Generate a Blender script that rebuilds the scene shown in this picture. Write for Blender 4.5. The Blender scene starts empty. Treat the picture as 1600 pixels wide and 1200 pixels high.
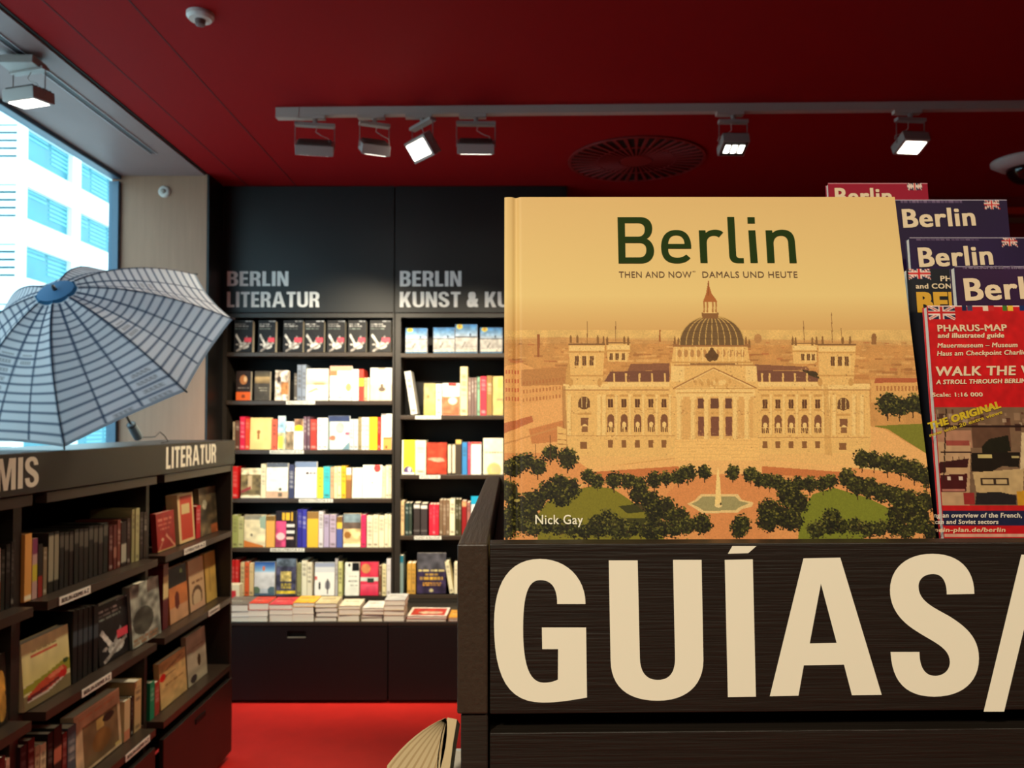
import bpy, bmesh, math, random
import numpy as np
from mathutils import Matrix, Vector

random.seed(7); RNG = np.random.default_rng(7)
C = bpy.context.scene.collection
SC = bpy.context.scene

# ------------------------------------------------------------------ camera
CAMZ = 1.49
FPX, PCX, PSY, PITCH = 1250.0, 797.0, 628.3, math.radians(1.5)
cd = bpy.data.cameras.new('camera'); cam = bpy.data.objects.new('camera', cd); C.objects.link(cam)
cd.sensor_width = 36.0; cd.sensor_fit = 'HORIZONTAL'; cd.lens = 36.0 * FPX / 1600.0
cd.shift_x = 3.0 / 1600.0; cd.shift_y = 28.3 / 1600.0
cam.location = (0, 0, CAMZ); cam.rotation_euler = (math.radians(90) + PITCH, 0, 0)
cd.clip_start = 0.05; cd.clip_end = 300
cd.dof.use_dof = True; cd.dof.focus_distance = 0.56; cd.dof.aperture_fstop = 17.0
SC.camera = cam

# ------------------------------------------------------------------ colour management, world
vs = SC.view_settings
vs.view_transform = 'Standard'; vs.look = 'None'; vs.gamma = 1.0; vs.use_curve_mapping = False; vs.exposure = 0.0
SC.cycles.use_denoising = True
SC.cycles.max_bounces = 8; SC.cycles.diffuse_bounces = 5; SC.cycles.transparent_max_bounces = 12
SC.cycles.sample_clamp_indirect = 6.0
w = bpy.data.worlds.new('sky'); SC.world = w; w.use_nodes = True
bg = w.node_tree.nodes['Background']; bg.inputs[0].default_value = (0.74, 0.93, 1.0, 1); bg.inputs[1].default_value = 4.0

# ------------------------------------------------------------------ lights
def spot(name, loc, aim, power, col=(1.0, 0.86, 0.62), size=70, blend=0.8, rad=0.05):
    l = bpy.data.lights.new(name, 'SPOT'); l.energy = power; l.color = col
    l.spot_size = math.radians(size); l.spot_blend = blend; l.shadow_soft_size = rad
    o = bpy.data.objects.new(name, l); C.objects.link(o); o.location = loc
    o.rotation_euler = (Vector(aim) - Vector(loc)).to_track_quat('-Z', 'Y').to_euler()
    return o
def area(name, loc, aim, power, sx, sy, col=(1.0, 0.88, 0.68)):
    l = bpy.data.lights.new(name, 'AREA'); l.energy = power; l.color = col; l.shape = 'RECTANGLE'; l.size = sx; l.size_y = sy
    o = bpy.data.objects.new(name, l); C.objects.link(o); o.location = loc
    o.rotation_euler = (Vector(aim) - Vector(loc)).to_track_quat('-Z', 'Y').to_euler()
    return o
WARM = (1.0, 0.86, 0.62)
spot('shelf_spot', (-0.88, 3.46, 2.66), (-1.05, 4.75, 1.32), 160, WARM, 70, 0.9)
spot('shelf_spot', (-0.60, 3.46, 2.66), (-0.85, 4.75, 1.22), 155, WARM, 70, 0.9)
spot('shelf_spot', (-0.15, 3.46, 2.66), (-0.35, 4.75, 1.15), 150, WARM, 70, 0.9)
spot('shelf_spot', (0.30, 3.46, 2.66), (0.1, 4.75, 1.1), 90, WARM, 70, 0.9)
spot('aisle_spot', (-0.38, 3.40, 2.66), (-1.25, 2.95, 1.15), 125, WARM, 75, 0.9)
spot('aisle_spot', (0.98, 3.40, 2.66), (-1.0, 2.2, 0.6), 28, WARM, 75, 0.9)
spot('front_spot', (-0.9, -1.3, 2.80), (0.15, 0.55, 1.50), 205, (1.0, 0.89, 0.68), 60, 0.9, 0.08)
spot('front_spot', (1.4, -1.2, 2.80), (0.25, 0.55, 1.40), 30, (1.0, 0.86, 0.62), 60, 0.9, 0.08)
area('fill_light', (0.6, -1.6, 2.86), (0.6, -1.6, 0), 16, 1.6, 0.8)  # unseen fill light added at the ceiling for general brightness

# ------------------------------------------------------------------ pixels and planes
def ray(px, py):
    u = (px - PCX) / FPX; v = (PSY - py) / FPX
    c, s = math.cos(PITCH), math.sin(PITCH)
    return Vector((u, c - v * s, s + v * c))
CAM = Vector((0, 0, CAMZ))
def U(px, py, y=None, x=None, z=None, P=None, N=None):
    d = ray(px, py)
    if y is not None: t = y / d.y
    elif x is not None: t = x / d.x
    elif z is not None: t = (z - CAMZ) / d.z
    else: t = (P - CAM).dot(N) / d.dot(N)
    return CAM + d * t

# ------------------------------------------------------------------ materials
def s2l(c):
    c = np.asarray(c, float) / 255.0
    return np.where(c <= 0.04045, c / 12.92, ((c + 0.055) / 1.055) ** 2.4)
MATS = {}
def mat(name, rgb, rough=0.5, spec=0.5, metal=0.0, emit=None, estr=0.0, noise=0.0, nscale=30.0, stretch=(1, 1, 1), bump=0.0, coat=0.0, trans=0.0):
    if name in MATS: return MATS[name]
    m = bpy.data.materials.new(name); m.use_nodes = True; nt = m.node_tree; b = nt.nodes['Principled BSDF']
    lc = s2l(rgb); b.inputs['Base Color'].default_value = (*lc, 1)
    b.inputs['Roughness'].default_value = rough; b.inputs['Specular IOR Level'].default_value = spec
    b.inputs['Metallic'].default_value = metal; b.inputs['Coat Weight'].default_value = coat
    if emit is not None:
        b.inputs['Emission Color'].default_value = (*emit, 1); b.inputs['Emission Strength'].default_value = estr
    if noise > 0 or bump > 0:
        tc = nt.nodes.new('ShaderNodeTexCoord'); mp = nt.nodes.new('ShaderNodeMapping'); mp.inputs['Scale'].default_value = stretch
        nz = nt.nodes.new('ShaderNodeTexNoise'); nz.inputs['Scale'].default_value = nscale; nz.inputs['Detail'].default_value = 5
        nt.links.new(tc.outputs['Object'], mp.inputs['Vector']); nt.links.new(mp.outputs['Vector'], nz.inputs['Vector'])
        if noise > 0:
            mx = nt.nodes.new('ShaderNodeMix'); mx.data_type = 'RGBA'
            mx.inputs['A'].default_value = (*(lc * (1 - noise)), 1); mx.inputs['B'].default_value = (*np.minimum(lc * (1 + noise), 1), 1)
            nt.links.new(nz.outputs['Fac'], mx.inputs['Factor']); nt.links.new(mx.outputs['Result'], b.inputs['Base Color'])
        if bump > 0:
            bp = nt.nodes.new('ShaderNodeBump'); bp.inputs['Strength'].default_value = bump; bp.inputs['Distance'].default_value = 0.002
            nt.links.new(nz.outputs['Fac'], bp.inputs['Height']); nt.links.new(bp.outputs['Normal'], b.inputs['Normal'])
    MATS[name] = m
    return m
def flat(rgb, rough=0.45):
    q = tuple(int(round(c / 6.0) * 6) for c in rgb)
    return mat('card_%d_%d_%d_%d' % (*q, int(rough * 100)), q, rough, 0.4)

def print_mat(name='print', rough=0.45, coat=0.0, spec=0.25):
    if name in MATS: return MATS[name]
    m = bpy.data.materials.new(name); m.use_nodes = True; nt = m.node_tree; b = nt.nodes['Principled BSDF']
    a = nt.nodes.new('ShaderNodeVertexColor'); a.layer_name = 'Col'
    nt.links.new(a.outputs['Color'], b.inputs['Base Color'])
    b.inputs['Roughness'].default_value = rough; b.inputs['Coat Weight'].default_value = coat; b.inputs['Coat Roughness'].default_value = 0.15; b.inputs['Specular IOR Level'].default_value = spec
    MATS[name] = m
    return m

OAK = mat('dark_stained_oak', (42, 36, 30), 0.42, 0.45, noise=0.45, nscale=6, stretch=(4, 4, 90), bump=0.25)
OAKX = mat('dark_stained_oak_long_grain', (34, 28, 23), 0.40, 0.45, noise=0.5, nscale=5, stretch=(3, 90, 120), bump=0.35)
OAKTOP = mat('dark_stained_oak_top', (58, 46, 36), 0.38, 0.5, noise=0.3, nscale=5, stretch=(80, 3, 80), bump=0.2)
BLACKIN = mat('black_laminate', (14, 12, 10), 0.6, 0.3)
PANEL = mat('black_panel', (18, 18, 19), 0.42, 0.4, noise=0.1, nscale=4)
PAGES = mat('paper_pages', (232, 222, 196), 0.8, 0.2, noise=0.12, nscale=60, stretch=(1, 60, 1))
PAGESF = mat('paper_pages_flat', (228, 218, 200), 0.8, 0.2, noise=0.15, nscale=60, stretch=(1, 1, 90))
WHITE = mat('white_metal', (206, 198, 190), 0.4, 0.5)
VINYL = mat('cream_vinyl', (246, 240, 218), 0.5, 0.3)
VINYLW = mat('white_vinyl', (232, 228, 222), 0.5, 0.3)
PRINT = print_mat()
GLOSSY = print_mat('glossy_print', 0.42, 0.0, 0.12)

# ------------------------------------------------------------------ objects
def link(o, parent=None):
    C.objects.link(o)
    if parent is not None: o.parent = parent
    return o
def wm(o):
    m = o.matrix_basis.copy()
    while o.parent is not None:
        o = o.parent; m = o.matrix_basis @ m
    return m
def tag(o, label=None, cat=None, group=None, kind=None):
    if label: o['label'] = label
    if cat: o['category'] = cat
    if group: o['group'] = group
    if kind: o['kind'] = kind
    return o
def empty(name, loc, label=None, cat=None, group=None, rot=(0, 0, 0), kind=None):
    o = bpy.data.objects.new(name, None); o.empty_display_size = 0.05; C.objects.link(o)
    o.location = loc; o.rotation_euler = rot
    o.matrix_basis = Matrix.Translation(loc) @ Matrix.Rotation(rot[2], 4, 'Z') @ Matrix.Rotation(rot[1], 4, 'Y') @ Matrix.Rotation(rot[0], 4, 'X')
    return tag(o, label, cat, group, kind)
class MB:
    """collects boxes, tubes and sheets; build() links them as one mesh"""
    def __init__(s): s.v = []; s.f = []
    def add(s, v, f):
        n = len(s.v); s.v += [tuple(p) for p in v]; s.f += [tuple(i + n for i in q) for q in f]; return s
    def box(s, x0, x1, y0, y1, z0, z1, M=None):
        v = [Vector((x, y, z)) for x in (x0, x1) for y in (y0, y1) for z in (z0, z1)]
        if M is not None: v = [M @ p for p in v]
        return s.add(v, [(0, 1, 3, 2), (4, 6, 7, 5), (0, 4, 5, 1), (2, 3, 7, 6), (0, 2, 6, 4), (1, 5, 7, 3)])
    def tube(s, pts, r, n=8, cap=True):
        pts = [Vector(p) for p in pts]; rr = r if isinstance(r, (list, tuple)) else [r] * len(pts)
        v = []; f = []; ref = None
        for i, p in enumerate(pts):
            d = (pts[min(i + 1, len(pts) - 1)] - pts[max(i - 1, 0)]).normalized()
            if ref is None:
                ref = d.orthogonal().normalized()
            a = (ref - d * ref.dot(d)).normalized(); b = d.cross(a); ref = a
            for k in range(n):
                t = 2 * math.pi * k / n
                v.append(p + a * (rr[i] * math.cos(t)) + b * (rr[i] * math.sin(t)))
        for i in range(len(pts) - 1):
            for k in range(n):
                f.append((i * n + k, i * n + (k + 1) % n, (i + 1) * n + (k + 1) % n, (i + 1) * n + k))
        if cap:
            f.append(tuple(range(n - 1, -1, -1))); f.append(tuple((len(pts) - 1) * n + k for k in range(n)))
        return s.add(v, f)
    def lathe(s, c, prof, n=32, axis='Z'):
        v = []; f = []
        for (r, h) in prof:
            for k in range(n):
                t = 2 * math.pi * k / n
                v.append(Vector(c) + Vector((r * math.cos(t), r * math.sin(t), h)))
        for i in range(len(prof) - 1):
            for k in range(n):
                f.append((i * n + k, i * n + (k + 1) % n, (i + 1) * n + (k + 1) % n, (i + 1) * n + k))
        f.append(tuple(range(n - 1, -1, -1))); f.append(tuple((len(prof) - 1) * n + k for k in range(n)))
        return s.add(v, f)
    def build(s, name, m, parent=None, local=False, bevel=0.0, smooth=False):
        me = bpy.data.meshes.new(name)
        vv = s.v
        if parent is not None and not local:
            iv = wm(parent).inverted(); vv = [tuple(iv @ Vector(p)) for p in s.v]
        o = bpy.data.objects.new(name, me)
        if parent is None and not local and len(vv):      # a thing of one mesh: origin at its base
            A = np.array(vv); c = (float((A[:, 0].min() + A[:, 0].max()) / 2), float((A[:, 1].min() + A[:, 1].max()) / 2), float(A[:, 2].min()))
            vv = [(p[0] - c[0], p[1] - c[1], p[2] - c[2]) for p in vv]
            o.location = c; o.matrix_basis = Matrix.Translation(c)
        me.from_pydata(vv, [], s.f)
        bm = bmesh.new(); bm.from_mesh(me)
        bmesh.ops.recalc_face_normals(bm, faces=bm.faces)
        if bevel > 0:
            bmesh.ops.bevel(bm, geom=list(bm.edges), offset=bevel, segments=2, affect='EDGES', profile=0.5)
        bm.to_mesh(me); bm.free()
        if smooth:
            for p in me.polygons: p.use_smooth = True
        me.materials.append(m); return link(o, parent)
def box(name, x0, x1, y0, y1, z0, z1, m, parent=None, bevel=0.0):
    return MB().box(x0, x1, y0, y1, z0, z1).build(name, m, parent, bevel=bevel)
def struct(o): o['kind'] = 'structure'; return o

# ------------------------------------------------------------------ flat print: painted sheets
def cnoise(h, w_, cells, rng=RNG):
    gy, gx = max(2, int(cells * h / max(h, w_)) + 1), max(2, int(cells * w_ / max(h, w_)) + 1)
    g = rng.random((gy + 1, gx + 1))
    y = np.linspace(0, gy - 1e-6, h); x = np.linspace(0, gx - 1e-6, w_)
    yi = y.astype(int); xi = x.astype(int); fy = (y - yi)[:, None]; fx = (x - xi)[None, :]
    a = g[yi][:, xi]; b = g[yi][:, xi + 1]; c = g[yi + 1][:, xi]; d = g[yi + 1][:, xi + 1]
    return (a * (1 - fx) + b * fx) * (1 - fy) + (c * (1 - fx) + d * fx) * fy
class Img:
    """a picture, x 0..1 from the left, y 0..1 from the top, colours sRGB 0-255"""
    def __init__(s, w_, h, rgb):
        s.w, s.h = w_, h; s.a = np.ones((h, w_, 3)) * np.array(rgb, float)
        s.X, s.Y = np.meshgrid((np.arange(w_) + .5) / w_, (np.arange(h) + .5) / h)
    def put(s, m, c, al=1.0):
        m = m.astype(float)[..., None] * al; s.a = s.a * (1 - m) + np.array(c, float) * m
    def rect(s, x0, y0, x1, y1, c, al=1.0): s.put((s.X >= x0) & (s.X < x1) & (s.Y >= y0) & (s.Y < y1), c, al)
    def ell(s, cx, cy, rx, ry, c, al=1.0): s.put(((s.X - cx) / rx) ** 2 + ((s.Y - cy) / ry) ** 2 < 1, c, al)
    def grad(s, y0, y1, c0, c1):
        t = np.clip((s.Y - y0) / (y1 - y0), 0, 1)[..., None]; m = ((s.Y >= y0) & (s.Y <= y1))[..., None]
        s.a = np.where(m, np.array(c0, float) * (1 - t) + np.array(c1, float) * t, s.a)
    def noise(s, amp, cells, y0=-1.0): s.a = s.a * (1 + amp * (cnoise(s.h, s.w, cells)[..., None] - .5) * 2 * (s.Y > y0)[..., None])
    def poly(s, P, c, al=1.0, wob=0.0):
        P = np.asarray(P, float); x0, y0 = P.min(0); x1, y1 = P.max(0)
        i0, i1 = max(0, int(y0 * s.h) - 1), min(s.h, int(y1 * s.h) + 2); j0, j1 = max(0, int(x0 * s.w) - 1), min(s.w, int(x1 * s.w) + 2)
        if i1 <= i0 or j1 <= j0: return
        X = s.X[i0:i1, j0:j1]; Y = s.Y[i0:i1, j0:j1]; ins = np.zeros(X.shape, bool)
        n = len(P)
        for k in range(n):
            xa, ya = P[k]; xb, yb = P[(k + 1) % n]
            if ya == yb: continue
            cnd = ((ya > Y) != (yb > Y)) & (X < (xb - xa) * (Y - ya) / (yb - ya) + xa); ins ^= cnd
        m = ins.astype(float)[..., None] * al
        s.a[i0:i1, j0:j1] = s.a[i0:i1, j0:j1] * (1 - m) + np.array(c, float) * m
    def line(s, x0, y0, x1, y1, t, c, al=1.0):
        dx, dy = x1 - x0, (y1 - y0); L = math.hypot(dx, dy) or 1e-9; nx, ny = -dy / L * t / 2, dx / L * t / 2
        s.poly([(x0 + nx, y0 + ny), (x1 + nx, y1 + ny), (x1 - nx, y1 - ny), (x0 - nx, y0 - ny)], c, al)
    def marks(s, x0, x1, y, hh, c, n=8):
        """an illegible line of small type"""
        x = x0
        while x < x1:
            l = random.uniform(.5, 1.3) * (x1 - x0) / n; s.rect(x, y - hh / 2, min(x + l * .8, x1), y + hh / 2, c, random.uniform(.55, 1)); x += l
def sheet(name, img, w_, h, parent, m=None, yoff=-0.0004, z0=0.0, x0=None, disp=None):
    """the picture as a sheet in the parent's local XZ plane, facing local -y"""
    nx, ny = img.w, img.h; x0 = -w_ / 2 if x0 is None else x0
    xs = x0 + w_ * np.linspace(0, 1, nx); zs = z0 + h * (1 - np.linspace(0, 1, ny))
    X, Z = np.meshgrid(xs, zs); Y = np.full_like(X, yoff)
    if disp is not None: Y = Y + disp(X, Z)
    v = np.stack([X, Y, Z], -1).reshape(-1, 3)
    i = (np.arange(ny - 1)[:, None] * nx + np.arange(nx - 1)[None, :]).ravel()
    f = np.stack([i, i + nx, i + nx + 1, i + 1], -1)
    me = bpy.data.meshes.new(name); me.vertices.add(len(v)); me.vertices.foreach_set('co', v.ravel().astype(np.float32))
    me.loops.add(f.size); me.loops.foreach_set('vertex_index', f.ravel().astype(np.int32))
    me.polygons.add(len(f)); me.polygons.foreach_set('loop_start', (np.arange(len(f)) * 4).astype(np.int32))
    me.update(calc_edges=True); me.validate()
    ca = me.color_attributes.new('Col', 'FLOAT_COLOR', 'POINT')
    col = np.ones((nx * ny, 4), np.float32); col[:, :3] = s2l(np.clip(img.a, 0, 255)).reshape(-1, 3)
    ca.data.foreach_set('color', col.ravel())
    if disp is not None: me.polygons.foreach_set('use_smooth', [True] * len(f))
    me.materials.append(m or PRINT); o = bpy.data.objects.new(name, me); return link(o, parent)

# ------------------------------------------------------------------ lettering
def bez(P):
    """'M x y', 'L', 'C' commands as tuples: (x,y) line point, (x1,y1,x2,y2,x,y) cubic"""
    out = []
    for p in P:
        if len(p) == 2: out.append(p)
        else:
            x0, y0 = out[-1]
            for k in range(1, 13):
                t = k / 12; u = 1 - t
                out.append((u**3 * x0 + 3*u*u*t*p[0] + 3*u*t*t*p[2] + t**3*p[4], u**3 * y0 + 3*u*u*t*p[1] + 3*u*t*t*p[3] + t**3*p[5]))
    return out
def fill(name, contours, M, m, parent):
    """flat filled outline (holes allowed) in 2D, placed by M (2D x -> local x, 2D y -> local y)"""
    cu = bpy.data.curves.new('outline', 'CURVE'); cu.dimensions = '2D'; cu.fill_mode = 'BOTH'
    for c in contours:
        sp = cu.splines.new('POLY'); sp.points.add(len(c) - 1); sp.use_cyclic_u = True
        for i, p in enumerate(c): sp.points[i].co = (p[0], p[1], 0, 1)
    o = bpy.data.objects.new('outline', cu); C.objects.link(o); dg = bpy.context.evaluated_depsgraph_get()
    me = bpy.data.meshes.new_from_object(o.evaluated_get(dg)); me.name = name
    bpy.data.objects.remove(o); bpy.data.curves.remove(cu)
    me.transform(M); me.materials.clear(); me.materials.append(m)
    return link(bpy.data.objects.new(name, me), parent)
TXT = {}
def text_mesh(body, bold=0.0, shear=0.0, space=1.0):
    k = (body, bold, shear, space)
    if k not in TXT:
        cu = bpy.data.curves.new('txt', 'FONT'); cu.body = body; cu.size = 1.0; cu.shear = shear; cu.space_character = space * 1.07
        cu.resolution_u = 3
        o = bpy.data.objects.new('txt', cu); C.objects.link(o); dg = bpy.context.evaluated_depsgraph_get()
        me = bpy.data.meshes.new_from_object(o.evaluated_get(dg)); bpy.data.objects.remove(o); bpy.data.curves.remove(cu)
        if bold > 0.005:
            vv = [tuple(v.co) for v in me.vertices]; ff = [tuple(p.vertices) for p in me.polygons]; V = []; FF = []
            for (sx_, sy_) in ((0, 0), (1, .6), (-1, .6), (1, -.6), (-1, -.6)):
                n = len(V); V += [(p[0] + sx_ * bold, p[1] + sy_ * bold, len(V) / max(1, len(vv)) * .00004) for p in vv]; FF += [tuple(i + n for i in q) for q in ff]
            me = bpy.data.meshes.new('txt'); me.from_pydata(V, [], FF)
        a = np.array([v.co[:] for v in me.vertices]); TXT[k] = (me, a[:, 0].min(), a[:, 0].max(), a[:, 1].min(), a[:, 1].max())
    return TXT[k]
def text(name, body, M, width, height, m, parent, bold=0.02, shear=0.0, base=None, space=1.0):
    """lettering whose box from (0,0) is width x height in M's xy plane"""
    src, x0, x1, y0, y1 = text_mesh(body, bold, shear, space)
    if base is not None: y0, y1 = 0.0, base       # height then means height of the capitals
    me = src.copy(); me.name = name
    me.transform(M @ Matrix.Diagonal((width / (x1 - x0), height / (y1 - y0), 1, 1)) @ Matrix.Translation((-x0, -y0, 0)))
    me.materials.clear(); me.materials.append(m)
    return link(bpy.data.objects.new(name, me), parent)
def frame(O, ax, az):
    """matrix taking (s, t, out) to the plane through O with axes ax (right) and az (up)"""
    ax = Vector(ax).normalized(); az = Vector(az).normalized(); n = ax.cross(az)
    return Matrix(((ax.x, az.x, n.x, O[0]), (ax.y, az.y, n.y, O[1]), (ax.z, az.z, n.z, O[2]), (0, 0, 0, 1)))
def onplane(F, px, py):
    P = F.to_translation(); N = F.to_3x3().col[2]; q = F.inverted() @ U(px, py, P=P, N=N); return (q.x, q.y)
def px_fill(name, contours, T, F, m, parent, lift=0.0004):
    """outlines given in photo crop coordinates, T maps them to photo pixels, F is the plane"""
    cs = [[onplane(F, *T(*p)) for p in bez(c)] for c in contours]
    M = wm(parent).inverted() @ F @ Matrix.Translation((0, 0, lift))
    return fill(name, cs, M, m, parent)
def px_text(name, body, F, x0, x1, ybase, ytop, m, parent, bold=0.02, shear=0.0, lift=0.0005, base=0.72, ybase1=None, space=1.0):
    a = Vector(onplane(F, x0, ybase)); b = Vector(onplane(F, x1, ybase if ybase1 is None else ybase1)); c = Vector(onplane(F, x0, ytop))
    d = b - a; rot = math.atan2(d.y, d.x)
    M = wm(parent).inverted() @ F @ Matrix.Translation((a.x, a.y, lift)) @ Matrix.Rotation(rot, 4, 'Z')
    return text(name, body, M, d.length, (c - a).length, m, parent, bold, shear, base, space)
# bold condensed capitals for the shop signs, height 1
GL = {
 'I': (.21, [[(0,0),(.21,0),(.21,1),(0,1)]]),
 'L': (.46, [[(0,0),(.46,0),(.46,.16),(.21,.16),(.21,1),(0,1)]]),
 'E': (.50, [[(0,0),(.5,0),(.5,.16),(.21,.16),(.21,.43),(.46,.43),(.46,.58),(.21,.58),(.21,.84),(.49,.84),(.49,1),(0,1)]]),
 'T': (.55, [[(.17,0),(.38,0),(.38,.84),(.55,.84),(.55,1),(0,1),(0,.84),(.17,.84)]]),
 'N': (.64, [[(0,0),(.19,0),(.19,.62),(.42,0),(.64,0),(.64,1),(.45,1),(.45,.40),(.22,1),(0,1)]]),
 'M': (.82, [[(0,0),(.19,0),(.19,.70),(.33,0),(.49,0),(.63,.70),(.63,0),(.82,0),(.82,1),(.54,1),(.41,.36),(.28,1),(0,1)]]),
 'K': (.64, [[(0,0),(.21,0),(.21,.25),(.29,.38),(.42,0),(.65,0),(.43,.56),(.63,1),(.40,1),(.21,.58),(.21,1),(0,1)]]),
 'R': (.62, [[(0,0),(.21,0),(.21,.41),(.28,.41),(.35,.40,.38,.36,.38,.28),(.385,.12),(.387,.07,.39,.03,.41,0),(.63,0),(.60,.03,.60,.06,.595,.11),(.585,.28),(.58,.38,.54,.44,.46,.47),(.56,.51,.61,.60,.61,.73),(.61,.91,.50,1,.33,1),(0,1)],
              [(.21,.56),(.29,.56),(.36,.56,.39,.62,.39,.71),(.39,.80,.36,.85,.29,.85),(.21,.85)]]),
 'B': (.62, [[(0,0),(.32,0),(.51,0,.62,.10,.62,.28),(.62,.40,.57,.49,.47,.53),(.55,.57,.60,.65,.60,.75),(.60,.91,.50,1,.33,1),(0,1)],
              [(.21,.15),(.30,.15),(.37,.15,.40,.20,.40,.30),(.40,.40,.37,.45,.30,.45),(.21,.45)],
              [(.21,.60),(.29,.60),(.35,.60,.38,.65,.38,.72),(.38,.80,.35,.85,.29,.85),(.21,.85)]]),
}
def norm(P, x0, y0, x1, y1):
    g = lambda x, y: ((x - x0) / (y1 - y0), 1 - (y - y0) / (y1 - y0))
    return [tuple(v for i in range(0, len(p), 2) for v in g(p[i], p[i + 1])) for p in P]
GC_G = [[(747,395),(747,250,640,150,500,150),(340,150,250,270,250,500),(250,800,330,930,515,930),(610,930,680,915,755,903),(750,522),(510,522),(512,640),(598,640),(597,805),(570,818,550,822,520,822),(440,822,408,720,408,530),(408,360,430,265,500,265),(565,265,593,310,593,395)]]
GC_U = [[(873,158),(1030,158),(1042,690),(1045,770,1080,807,1140,807),(1200,807,1233,770,1233,690),(1222,155),(1377,155),(1387,700),(1387,840,1290,920,1140,920),(970,920,885,840,883,700)]]
GC_A = [[(400,147),(600,143),(825,888),(663,890),(620,724),(402,728),(373,893),(217,896)], [(495,285),(580,606),(434,609)]]
GC_S = [[(1328,340),(1328,200,1240,122,1100,122),(960,122,870,200,870,320),(870,420,930,490,1010,540),(1100,600,1195,630,1195,710),(1195,755,1160,785,1115,785),(1060,785,1030,740,1030,655),(873,655),(880,820,960,898,1110,898),(1260,898,1353,820,1353,690),(1353,570,1270,510,1190,460),(1110,415,1025,380,1025,300),(1025,260,1055,232,1105,232),(1155,232,1178,275,1178,343)]]
GL['U'] = (.67, [norm(c, 873, 158, 1387, 920) for c in GC_U])
GL['A'] = (.80, [norm(c, 217, 145, 825, 893) for c in GC_A])
GL['S'] = (.62, [norm(c, 870, 122, 1353, 898) for c in GC_S])
def sign(name, word, M, width, height, m, parent, gap=.09):
    """one mesh of letters in M's xy plane; width of the whole word"""
    W = 0; pos = []
    for ch in word:
        if ch == ' ': W += .28; continue
        pos.append((ch, W)); W += (GL[ch][0] if ch in GL else .66) + gap
    W -= gap; sx = width / W; me = None; bm = bmesh.new()
    for ch, x in pos:
        S = M @ Matrix.Diagonal((sx, height, 1, 1)) @ Matrix.Translation((x, 0, 0))
        if ch in GL: o = fill('letter', [bez(c) for c in GL[ch][1]], S, m, None)
        else: o = text('letter', ch, S, .66, 1.0, m, None, 0.06)
        bm.from_mesh(o.data); md = o.data; bpy.data.objects.remove(o); bpy.data.meshes.remove(md)
    me = bpy.data.meshes.new(name); bm.to_mesh(me); bm.free(); me.materials.append(m)
    return link(bpy.data.objects.new(name, me), parent)
# ================================================================== THE ROOM
CEIL = 2.91; WX = -2.22; NX = -1.725; WY = 5.0; RY = 4.52; XR = 4.6; YB = -3.2
RED = mat('red_ceiling_paint', (140, 16, 20), 0.8, 0.1)
REDW = mat('red_wall_paint', (120, 16, 16), 0.7, 0.3)
FLOORM = mat('red_floor_covering', (232, 48, 40), 0.45, 0.25, noise=0.12, nscale=9, bump=0.05)
WOOD = mat('pale_oak_veneer', (154, 116, 92), 0.5, 0.3, noise=0.16, nscale=3, stretch=(14, 14, 1.2))
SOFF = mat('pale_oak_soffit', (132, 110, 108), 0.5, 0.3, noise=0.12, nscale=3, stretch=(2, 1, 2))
BACKW = mat('warm_grey_wall', (120, 100, 84), 0.7, 0.2)
struct(box('floor', WX, XR, YB, WY, -0.05, 0.0, FLOORM))
struct(box('ceiling', NX, XR, YB, WY, CEIL, CEIL + 0.08, RED))
struct(box('wall_back', NX, XR, WY, WY + 0.1, 0, CEIL + 0.08, REDW))
struct(box('wall_right', XR, XR + 0.1, YB, WY + 0.1, -0.05, CEIL + 0.08, BACKW))
struct(box('wall_front', WX - 0.1, XR + 0.1, YB - 0.1, YB, -0.05, CEIL + 0.08, BACKW))
# ceiling panel seams run towards the back wall
for sx_ in (-1.57, -1.28):
    struct(box('trim_1' if sx_ < -1.5 else 'trim_2', sx_ - 0.002, sx_ + 0.002, 0, WY, CEIL - 0.0015, CEIL + 0.001, mat('seam_red', (60, 12, 14), 0.8)))
struct(box('ceiling_soffit', WX, NX - 0.012, YB, RY, CEIL - 0.012, CEIL + 0.08, SOFF))
struct(box('shadow_line_strip', NX - 0.014, NX + 0.002, YB, WY, CEIL - 0.004, CEIL + 0.02, BLACKIN))  # dark strip stands in for the thin shadow between ceiling and soffit
struct(box('wall_left_return', WX - 0.046, NX, RY, WY, 0, CEIL + 0.02, WOOD))
struct(box('trim_4', NX, NX + 0.012, RY + 0.002, WY, 0, CEIL - 0.004, PANEL))
SILL = 0.88
struct(box('wall_left', WX - 0.1, WX, YB, RY, 0, SILL, BACKW))
struct(box('wall_left_rear', WX - 0.1, WX, YB, 0.4, SILL, CEIL + 0.08, BACKW))
FR = mat('window_frame_metal', (66, 96, 118), 0.4, 0.5)
win = empty('window_1', (WX - 0.03, 2.46, SILL)); win['kind'] = 'structure'
box('frame', WX - 0.05, WX + 0.006, 0.4, RY, CEIL - 0.034, CEIL + 0.05, FR, win, 0.003)
box('frame', WX - 0.05, WX + 0.006, RY - 0.028, RY, SILL, CEIL - 0.05, FR, win, 0.003)
box('frame', WX - 0.07, WX + 0.012, 0.4, 0.45, SILL, CEIL - 0.05, FR, win, 0.003)
box('frame', WX - 0.07, WX + 0.012, 2.4, 2.45, SILL + 0.05, CEIL - 0.05, FR, win, 0.003)
box('frame', WX - 0.07, WX + 0.012, 0.45, RY - 0.045, SILL, SILL + 0.05, FR, win, 0.003)
box('window_sill', WX + 0.0, WX + 0.12, 0.4, RY - 0.002, SILL - 0.03, SILL, WOOD, win, 0.003)
gm = bpy.data.materials.new('window_glass'); gm.use_nodes = True; nt = gm.node_tree; nt.nodes.clear()
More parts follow.
